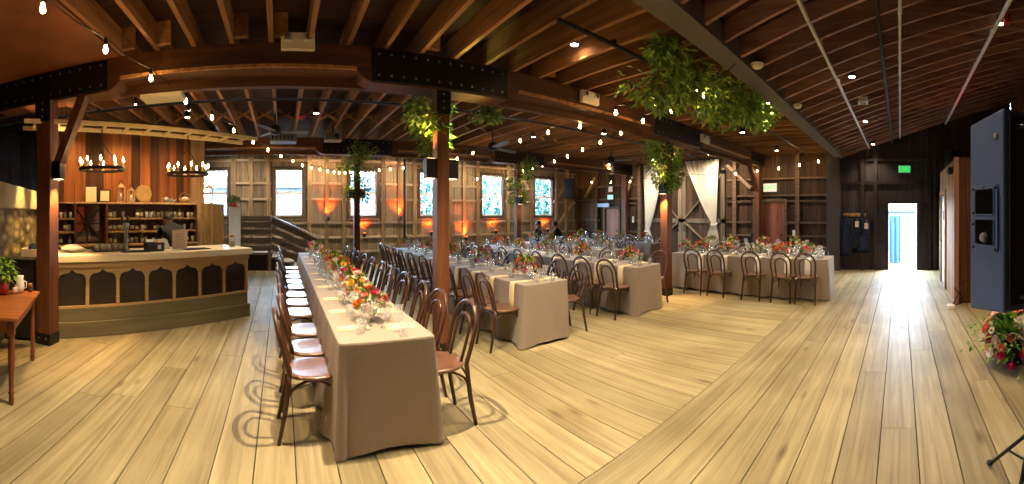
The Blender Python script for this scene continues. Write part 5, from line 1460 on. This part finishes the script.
g = MB(); g.box(1.2, 1.29, .0, .09, 0, .92); g.build('newel_post', M['stud'], t)
g = MB(); g.tube([(.0, -.04, 1.52), (1.2, -.04, .98), (1.32, -.04, .96), (1.34, -.04, .86)], .02, 7); g.build('handrail', M['grey'], t)

for k, s_ in enumerate((.55, 1.5, 2.5)):  # added lamps brightening the bar wall, lenses kept tiny to stay unseen
    p = bl(s_, 1.25, 3.42); q = bl(s_, 2.2, 1.6)
    downlight(tuple(p), 'added fill lamp washing the orange plank wall behind the bar, %s from the post' % ORD[k], 75, ang=80, tilt=tuple(q), col=(255, 212, 145), r=.02)
# ================================================================ CURTAINS
def curtain(y_in, y_out, label, tie_z=1.42):
    """one panel on the east wall: spreads along its top from y_in to y_out, gathered to the outer edge at the tie, then falls"""
    t = thing('curtain', label, 'curtain', (DE - .3, y_out, 0), 0, 'white curtains at the barn door')
    s = 1 if y_out > y_in else -1
    n, m = 70, 40; z1 = 3.26
    vs = []
    for i in range(m + 1):
        z = z1 * (1 - i / m) + .01
        for j in range(n + 1):
            u = j / n     # 0 outer .. 1 inner
            W = abs(y_out - y_in)
            if z > tie_z:
                q = ((z - tie_z) / (z1 - tie_z)); wid = .13 + (W - .13) * (q ** .85); cen = .0
                y = y_out - s * (u * wid + .10 * (1 - q))
                zz = z - .12 * math.sin(PI * u) * (1 - q) * q * 2
            else:
                q = (tie_z - z) / tie_z; wid = .13 + .42 * min(1, q * 1.6) ** .8
                y = y_out - s * (u * wid + .10 * (1 - q) - .12 * q); zz = z
            amp = .05 if wid > .3 else .03
            x = amp * math.sin(u * 2 * PI * 8 + .4 * math.sin(z * 2)) * (1 - .3 * u)
            vs.append((x, y - y_out, zz))
    fs = [(i * (n + 1) + j, i * (n + 1) + j + 1, (i + 1) * (n + 1) + j + 1, (i + 1) * (n + 1) + j) for i in range(m) for j in range(n)]
    g = MB(); g.add(vs, fs, True, .5); o = g.build('drape', M['curtain'], t)
    mo = o.modifiers.new('thick', 'SOLIDIFY'); mo.thickness = .004
    g = MB(); g.tube([(.075 * math.cos(2 * PI * k / 16), -s * .165 + .10 * math.sin(2 * PI * k / 16), tie_z - .02 + .03 * math.cos(2 * PI * k / 16)) for k in range(16)], .02, 7, True); g.build('tie_back', M['curtain'], t)
curtain(7.38, 8.3, 'white curtain drape left of the honey post, tied back to the left', 1.0)
curtain(6.62, 5.4, 'white curtain drape right of the honey post, tied back to the right', 1.28)
t = thing('curtain_rod', 'dark rod carrying the two white curtains above the barn door', 'curtain rod', (DE - .3, 6.85, 3.28))
g = MB(); g.tube([(0, -1.75, 0), (0, 1.75, 0)], .018, 8); g.build('rod', M['iron'], t)
for s in (-1, 1):
    g = MB(); g.ball((0, s * 1.77, 0), .035); g.build('finial', M['iron'], t)
    g = MB(); g.bar((0, s * 1.5, 0), (.29, s * 1.5, 0), .02, .02); g.build('bracket', M['iron'], t)

# ================================================================ COATS BY THE COLUMN
t = thing('coat_rack', 'wooden peg rail with small pegs on the dark wall left of the open door', 'coat rack', (DEL - .03, 1.28, 1.55), -PI / 2)
g = MB(); g.box(-.32, .32, -.02, .02, -.05, .05); g.build('board', M['tanwood'], t)
for k in range(6):
    g = MB(); g.tube([(-.26 + .104 * k, -.02, -.01), (-.26 + .104 * k, -.09, .02)], .012, 7); g.build('peg', M['tanwood'], t)
def coat(y, z, h, w, label, mat='navy', x=DEL - .14):
    t = thing('hanging_coat', label, 'coat', (x, y, z), -PI / 2, 'dark coats hanging by the door')
    n = 20; lv = [(0, .03, .03), (.04, .10, .05), (.1, .8, .45), (.2, .95, .7), (.5, .85, .8), (.85, 1., .9), (1., 1.08, 1.)]
    vs = []
    for u, a, b in lv:
        for j in range(n):
            q = 2 * PI * j / n; f = 1 + .10 * math.sin(q * 5 + u * 3) * min(1, u * 3)
            vs.append((w / 2 * a * math.cos(q) * f, .075 * b * math.sin(q) * f, -h * u))
    fs = [(i * n + j, (i + 1) * n + j, (i + 1) * n + (j + 1) % n, i * n + (j + 1) % n) for i in range(len(lv) - 1) for j in range(n)]
    fs += [tuple(range(n)), tuple(reversed(range((len(lv) - 1) * n, len(lv) * n)))]
    g = MB(); g.add(vs, fs, True); g.build('body', M[mat], t)
    for s in (-1, 1):
        g = MB(); g.tube([(s * w * .36, 0, -h * .1), (s * w * .52, -.02, -h * .35), (s * w * .5, -.03, -h * .62)], [.06, .055, .045], 10); g.build('sleeve', M[mat], t)
coat(1.52, 1.55, 1.15, .36, 'navy coat hanging at the left end of the peg rail')
coat(1.22, 1.54, .9, .3, 'black coat hanging in the middle of the peg rail', 'blackcloth')
coat(1.03, 1.54, 1.0, .28, 'navy coat hanging at the right end of the peg rail')
for y, z, l in ((1.19, 1.3, 'white paper tag on the middle coat'), (.93, 1.25, 'white paper tag right of the coats')):
    t = thing('paper_tag', l, 'tag', (DEL - .23, y, z), -PI / 2, 'white paper tags by the coats'); g = MB(); g.box(-.05, .05, -.003, .003, -.09, .07); g.build('card', M['paper'], t); g = MB(); g.tube([(0, 0, .07), (0, .02, .16)], .003, 4); g.build('string', M['white'], t)

# ================================================================ LOUDSPEAKER, STAND, RIGHT SIDE
PM = Vector((1.835, -.494, 0)); e1 = Vector((.927, .375, 0)); e2 = Vector((.375, -.927, 0)); A1 = math.atan2(e1.y, e1.x)
z0, z1 = 1.115, 2.11
t = thing('loudspeaker', 'big dark blue-grey loudspeaker on a tripod stand at the right edge', 'loudspeaker', PM, A1)
# local x along e1, local y = left normal of e1 ; e2 = -y
g = MB()
prof = [(0, 0), (.32, 0.0), (.32, -.52), (0.03, -.6), (0, -.6)]
g.prism([(0, 0), (.3, 0), (.32, -.03), (.32, -.56), (.28, -.6), (0, -.6)], lambda a, b, s: (a, b, (z0, z1)[s] + (.035 * (a / .32) * (-1 if s else 1)) * (1 if s else 1) * (1 if s else -1)))
cab = g.build('cabinet', M['speakerblue'], t, None, .012)
g = MB(); g.box(-.012, -.0005, -.575, -.03, z0 + .03, z1 - .03); g.build('back_panel', M['speakerdark'], t, None, .006)
for zc in (z1 - .085, z0 + .075):
    g = MB(); g.tube([(-.014, -.08, zc), (-.05, -.1, zc), (-.05, -.26, zc), (-.014, -.28, zc)], .012, 8); g.build('bar_handle', M['blacksteel'], t)
g = MB(); g.lathe([(.06, .0), (.055, .004), (.001, .006)], 18); q = g.build('glow_disc', M['grey'], t); q.location = (-.011, -.2, 1.52); q.rotation_euler = (0, -PI / 2, 0)  # grey disc stands in for a round glow on this face
# port plate on the side; flat black patches paint the shade of deep ports
pz0, pz1 = 1.40, 1.745
g = MB()
def rr(x0, x1, za, zb, r, n=5):
    P = []
    for cx_, cz_, a0 in ((x1 - r, zb - r, 0), (x0 + r, zb - r, PI / 2), (x0 + r, za + r, PI), (x1 - r, za + r, 1.5 * PI)):
        for k in range(n + 1): P.append((cx_ + r * math.cos(a0 + PI / 2 * k / n), cz_ + r * math.sin(a0 + PI / 2 * k / n)))
    return P
g.prism(rr(.035, .265, pz0, pz1, .03), lambda a, z, s: (a, (.002, .012)[s], z)); pp = g.build('port_plate', M['speakerblue'], t, None, .004)
for za, zb in ((1.595, 1.72), (1.44, 1.565)):
    g = MB(); g.prism(rr(.065, .225, za, zb, .012), lambda a, z, s: (a, (.0121, .0135)[s], z)); g.build('port', M['recess_shade'], pp)
    g = MB(); P = [(a, .014, z) for a, z in rr(.06, .23, za - .005, zb + .005, .015)]; g.tube(P, .005, 6, True); g.build('port_rim', M['speakerblue'], pp)
g = MB(); g.lathe([(.03, 0), (.02, .02), (.001, .03)], 12); q = g.build('connector', M['grey'], pp); q.location = (.14, .014, 1.475); q.rotation_euler = (-PI / 2, 0, 0)
g = MB()
for x_, z_ in ((.05, pz0 + .02), (.05, pz1 - .02), (.25, pz0 + .02), (.25, pz1 - .02), (.15, pz1 - .015), (.25, 1.6), (.25, 1.54)):
    g = MB(); g.ball((x_, .013, z_), .008, 7, 4); g.build('screw', M['blacksteel'], pp)
g = MB(); g.lathe([(.02, 0), (.012, .008), (.001, .009)], 12); q = g.build('fly_point', M['grey'], t); q.location = (.06, .003, z1 - .13); q.rotation_euler = (-PI / 2, 0, 0)
pb = PM + e1 * .16 + e2 * .31
t = thing('speaker_stand', 'black tripod stand under the loudspeaker, one foot showing at the corner', 'stand', (pb.x, pb.y, 0))
g = MB(); g.tube([(0, 0, .18), (0, 0, 1.075)], .02, 10); g.build('pole', M['blacksteel'], t)
g = MB(); g.lathe([(.035, .3), (.035, .38), (.028, .4)], 12); g.build('collar', M['black'], t)
for k, a in enumerate((.44, .44 + 2 * PI / 3, .44 + 4 * PI / 3)):
    f = (.36 * math.cos(a), .36 * math.sin(a))
    g = MB(); g.tube([(.03 * math.cos(a), .03 * math.sin(a), .34), (f[0], f[1], .018)], .011, 7); lg = g.build('leg', M['blacksteel'], t)
    g = MB(); g.tube([(f[0] * .97, f[1] * .97, .03), (f[0] * 1.06, f[1] * 1.06, .012)], .016, 8); g.build('rubber_foot', M['black'], lg)
    g = MB(); g.tube([(.022 * math.cos(a), .022 * math.sin(a), .19), (f[0] * .5, f[1] * .5, .18)], .007, 6); g.build('brace', M['blacksteel'], t)
t = thing('wall_mount_camera', 'small black camera fixed high on the corner of the partition room', 'camera', (PX0 + .25, PY + .02, 2.37))
g = MB(); g.box(-.08, .08, 0, .09, -.06, .06); g.build('housing', M['black'], t, None, .01); g = MB(); g.lathe([(.03, 0), (.025, .02), (.001, .025)], 12); q = g.build('lens', M['grey'], t); q.location = (0, .09, 0); q.rotation_euler = (-PI / 2, 0, 0)
t = thing('floor_stand', 'thin folding stand leaning beside the red corner post of the partition', 'stand', (6.6, -.92, 0))
for a, b in (((-.02, .05, .02), (.16, -.2, .42)), ((.2, -.25, .02), (.0, .0, .34)), ((-.02, .05, .03), (.2, -.25, .05))):
    g = MB(); g.tube([a, b], .009, 6); g.build('leg', M['blacksteel'], t)
g = MB(); g.box(-.1, .06, .0, .12, .0, .06); g.build('foot_block', M['white'], t, None, .01)
# gooseneck speaker cable / wall batten on the south part: upright boards above the partition
t = thing('wall_clipboard', 'small dark frame on the dark wall right of the open doorway', 'frame', (DEL - .03, -.68, 1.3), -PI / 2)
g = MB(); g.box(-.1, .1, -.02, .0, -.13, .13); g.build('frame', M['iron'], t); g = MB(); g.box(-.08, .08, -.024, -.02, -.11, .11); g.build('sheet', M['girt_d'], t)

# ================================================================ PEOPLE
def person(label, loc, rz, J, E, regions, hair_c, cap=None, scale=1.):
    """J: name -> (pos, radius); E: edges; a skinned, continuous body; regions: name prefix -> material index"""
    t = thing('person', label, 'person', loc, rz)
    names = list(J); idx = {n: i for i, n in enumerate(names)}
    me = bpy.data.meshes.new('body'); me.from_pydata([J[n][0] for n in names], [(idx[a], idx[b]) for a, b in E], [])
    o = bpy.data.objects.new('body', me); COL.objects.link(o)
    sk = o.modifiers.new('skin', 'SKIN'); sk.use_smooth_shade = True
    for n in names:
        v = me.skin_vertices[0].data[idx[n]]; r = J[n][1]; v.radius = r if isinstance(r, tuple) else (r, r)
    me.skin_vertices[0].data[idx['pelvis']].use_root = True
    sb = o.modifiers.new('sub', 'SUBSURF'); sb.levels = 2; sb.render_levels = 2
    bpy.context.view_layer.update()
    dg = bpy.context.evaluated_depsgraph_get()
    nm = bpy.data.meshes.new_from_object(o.evaluated_get(dg)); nm.name = 'body'
    bpy.data.objects.remove(o)
    nm.materials.clear()
    for m in (M['skin'], M[regions['_top']], M[regions['_bottom']], M['black']): nm.materials.append(m)
    segs = [(Vector(J[a][0]), Vector(J[b][0]), a, b) for a, b in E]
    for p in nm.polygons:
        c = p.center; best = None
        for a, b, na, nb in segs:
            ab = b - a; u = max(0, min(1, (c - a).dot(ab) / max(1e-9, ab.length_squared))); dd = (c - (a + ab * u)).length
            if best is None or dd < best[0]: best = (dd, nb if u > .5 else na)
        n = best[1]
        p.material_index = 2 if n.startswith(('hip', 'knee', 'ankle')) else 3 if n.startswith(('toe', 'heel')) else 0 if n.startswith(('head', 'neck2', 'nose', 'chin', 'ear', 'wrist', 'lpalm', 'rpalm', 'f_')) else 1
        p.use_smooth = True
    b = bpy.data.objects.new('body', nm); COL.objects.link(b); b.parent = t
    hd = Vector(J['head'][0]); up = (hd - Vector(J['neck'][0])).normalized()
    g = MB()
    g.ball((0, 0, 0), .108, 14, 9, 1.08)
    for i, (x, y, z) in enumerate(g.v): g.v[i] = (x * .98 if x < .03 else x * .75, y * .86, z if z > -.05 or x < -.02 else -.03)
    h = g.build('hair', M['hair'], b); h.location = hd + up * .035 + Vector((-.012, 0, 0)); h.rotation_euler = (0, math.atan2(up.x, up.z), 0)
    if cap:
        g = MB(); g.lathe([(.112, 0), (.112, .05), (.08, .1), (.001, .115)], 16); q = g.build('cap', M[cap], t); q.location = hd + up * .06; q.rotation_euler = h.rotation_euler
    fx = Vector((up.z, 0, -up.x))
    for s in (-1, 1):
        g = MB(); g.ball(hd + fx * .1 + Vector((0, s * .03, 0)) + up * .012, .009, 8, 5); g.build('eye', M['black'], b)
    g = MB(); g.tube([hd + fx * .094 + Vector((0, -.02, 0)) - up * .05, hd + fx * .1 - up * .052, hd + fx * .094 + Vector((0, .02, 0)) - up * .05], .005, 6); g.build('mouth', M['terracotta'], b)
    return t
def hand(J, E, w, side, d, pfx):
    """palm, four fingers and thumb beyond wrist w along d"""
    W = Vector(J[w][0]); d = Vector(d).normalized(); a = d.cross(Vector((0, 0, 1)));
    if a.length < .1: a = Vector((0, 1, 0))
    a.normalize(); dn = a.cross(d)
    J[pfx + 'palm'] = (tuple(W + d * .055), (.034, .02)); E.append((w, pfx + 'palm'))
    for k in range(4):
        o = a * (.024 - .016 * k); L = (.07, .08, .075, .058)[k]
        r = W + d * .09 + o; J['f_%s%da' % (pfx, k)] = (tuple(r), .0095); E.append((pfx + 'palm', 'f_%s%da' % (pfx, k)))
        m = r + d * L * .55 - dn * .008; J['f_%s%db' % (pfx, k)] = (tuple(m), .0088); E.append(('f_%s%da' % (pfx, k), 'f_%s%db' % (pfx, k)))
        e = m + d * L * .42 - dn * .026; J['f_%s%dc' % (pfx, k)] = (tuple(e), .0075); E.append(('f_%s%db' % (pfx, k), 'f_%s%dc' % (pfx, k)))
    r = W + d * .035 + a * .035 * side; J['f_%sta' % pfx] = (tuple(r), .012); E.append((w, 'f_%sta' % pfx))
    e = r + d * .04 + a * .022 * side - dn * .01; J['f_%stb' % pfx] = (tuple(e), .0095); E.append(('f_%sta' % pfx, 'f_%stb' % pfx))
def head_nodes(J, E, neck, hd):
    n, h = Vector(neck), Vector(hd); up = (h - n).normalized(); f = Vector((up.z, 0, -up.x))
    J['neck2'] = (tuple(n.lerp(h, .4)), .052); J['head'] = (tuple(h), (.104, .09)); J['head_top'] = (tuple(h + up * .07), (.082, .074))
    J['chin'] = (tuple(h - up * .075 + f * .045), .05)
    E += [('neck', 'neck2'), ('neck2', 'head'), ('head', 'head_top'), ('head', 'chin')]
    J['nose'] = (tuple(h + f * .128 - up * .018), .018); E.append(('head', 'nose'))
    for s in (-1, 1):
        J['ear%d' % s] = (tuple(h + Vector((0, s * .084, -.005))), .016); E.append(('head', 'ear%d' % s))
def seated(lean=0., arm=(.35, .75), arm2=(.3, .78)):
    J = {'pelvis': ((0, 0, .55), (.13, .15)), 'waist': ((.0 + lean * .3, 0, .72), (.11, .14)), 'chest': ((lean * .7, 0, .95), (.12, .165)), 'neck': ((lean, 0, 1.1), .06)}
    E = [('pelvis', 'waist'), ('waist', 'chest'), ('chest', 'neck')]
    head_nodes(J, E, J['neck'][0], (lean + .04 + lean * .15, 0, 1.215))
    for s, tg in ((-1, arm), (1, arm2)):
        k = 'l' if s > 0 else 'r'
        J['shoulder' + k] = ((lean * .85, s * .185, 1.02), .062); J['elbow' + k] = ((lean * .6 + .08, s * .25, .8), .046); J['wrist' + k] = ((tg[0], s * .16, tg[1]), .03)
        E += [('chest', 'shoulder' + k), ('shoulder' + k, 'elbow' + k), ('elbow' + k, 'wrist' + k)]
        hand(J, E, 'wrist' + k, -s, (1, -s * .25, -.1), k)
        J['hip' + k] = ((.08, s * .1, .54), .088); J['knee' + k] = ((.42, s * .11, .52), .062); J['ankle' + k] = ((.42, s * .11, .1), .042); J['toe' + k] = ((.56, s * .13, .04), .038)
        E += [('pelvis', 'hip' + k), ('hip' + k, 'knee' + k), ('knee' + k, 'ankle' + k), ('ankle' + k, 'toe' + k)]
    return J, E
def standing(lean=.3):
    J = {'pelvis': ((0, 0, .92), (.12, .15)), 'waist': ((lean * .35, 0, 1.08), (.11, .14)), 'chest': ((lean * .9, 0, 1.28), (.125, .18)), 'neck': ((lean * 1.35, 0, 1.4), .062)}
    E = [('pelvis', 'waist'), ('waist', 'chest'), ('chest', 'neck')]
    head_nodes(J, E, J['neck'][0], (lean * 1.75, 0, 1.49))
    for s in (-1, 1):
        k = 'l' if s > 0 else 'r'
        J['shoulder' + k] = ((lean, s * .2, 1.32), .064); J['elbow' + k] = ((lean + .12, s * .27, 1.07), .046); J['wrist' + k] = ((lean + .32, s * .17, 1.06), .03)
        E += [('chest', 'shoulder' + k), ('shoulder' + k, 'elbow' + k), ('elbow' + k, 'wrist' + k)]
        hand(J, E, 'wrist' + k, -s, (1, -s * .2, -.1), k)
        J['hip' + k] = ((0, s * .1, .86), .09); J['knee' + k] = ((.02, s * .11, .48), .062); J['ankle' + k] = ((-.02, s * .12, .1), .042); J['toe' + k] = ((.13, s * .14, .04), .04)
        E += [('pelvis', 'hip' + k), ('hip' + k, 'knee' + k), ('knee' + k, 'ankle' + k), ('ankle' + k, 'toe' + k)]
    return J, E
J, E = seated(.02)
person('seated person in a slate blue jacket at the far corner, left of the pair', (7.62, 10.05, 0), -1.1, J, E, {'_top': 'jacket', '_bottom': 'trousers'}, None)
chair(7.6, 10.08, -1.1, 'bentwood chair carrying the person in the slate blue jacket')
J, E = seated(.16, (.5, .82), (.48, .84))
person('seated person in black leaning towards the neighbour at the far corner', (8.32, 9.66, 0), 2.04, J, E, {'_top': 'blackcloth', '_bottom': 'trousers'}, None)
chair(8.34, 9.63, 2.04, 'bentwood chair carrying the person in black')
J, E = standing(.22)
bp = bl(2.27, 1.25)
person('bartender in a dark shirt bending over the back counter, seen from behind', bp, BA + PI / 2, J, E, {'_top': 'blackcloth', '_bottom': 'trousers'}, None)
# ================================================================ DAYLIGHT, WORLD, CAMERA
w = bpy.data.worlds.new('sky'); SC.world = w; w.use_nodes = True
nt = w.node_tree; bg = nt.nodes['Background']
sky = nt.nodes.new('ShaderNodeTexSky'); sky.sky_type = 'NISHITA'; sky.sun_disc = False; sky.sun_elevation = math.radians(38); sky.sun_rotation = math.radians(150)
sky.air_density = 1.; sky.dust_density = 2.
mx = nt.nodes.new('ShaderNodeMix'); mx.data_type = 'RGBA'; mx.inputs['Factor'].default_value = .55
mx.inputs['B'].default_value = (.72, .86, 1., 1)
sc = nt.nodes.new('ShaderNodeVectorMath'); sc.operation = 'SCALE'; sc.inputs['Scale'].default_value = .2
nt.links.new(sky.outputs['Color'], sc.inputs[0]); nt.links.new(sc.outputs['Vector'], mx.inputs['A'])
nt.links.new(mx.outputs['Result'], bg.inputs['Color']); bg.inputs['Strength'].default_value = SKY
def portal(loc, rot, sx, sy):
    l = bpy.data.lights.new('daylight_portal', 'AREA'); l.shape = 'RECTANGLE'; l.size = sx; l.size_y = sy
    l.cycles.is_portal = True
    o = bpy.data.objects.new('daylight_portal', l); COL.objects.link(o); o.location = loc; o.rotation_euler = rot
for c in WX: portal((c, DN + .1, (WZ0 + WZ1) / 2), (-PI / 2, 0, 0), WHW * 2, WZ1 - WZ0)
portal((DEL + .12, (DY0 + DY1) / 2, DZ1 / 2), (0, PI / 2, 0), DZ1, DY1 - DY0)

cam = bpy.data.cameras.new('camera'); co = bpy.data.objects.new('camera', cam); COL.objects.link(co)
co.location = (0, 0, H); FPX = 394.; TC = (512 - 281) / FPX
co.rotation_euler = (PI / 2, 0, -TC)
cam.type = 'PANO'; cam.panorama_type = 'CENTRAL_CYLINDRICAL'
cam.central_cylindrical_range_u_min = -512 / FPX; cam.central_cylindrical_range_u_max = 512 / FPX
cam.central_cylindrical_range_v_min = -(484 - 213) / FPX; cam.central_cylindrical_range_v_max = 213 / FPX
cam.central_cylindrical_radius = 1.
cam.clip_start = .05; cam.clip_end = 200
SC.camera = co
vs = SC.view_settings; vs.view_transform = 'Standard'; vs.look = 'None'; vs.exposure = EXPO; vs.gamma = 1.; vs.use_curve_mapping = False
SC.cycles.use_denoising = True
SC.cycles.max_bounces = 8; SC.cycles.transparent_max_bounces = 16; SC.cycles.caustics_reflective = False; SC.cycles.caustics_refractive = False
SC.cycles.sample_clamp_indirect = 6.
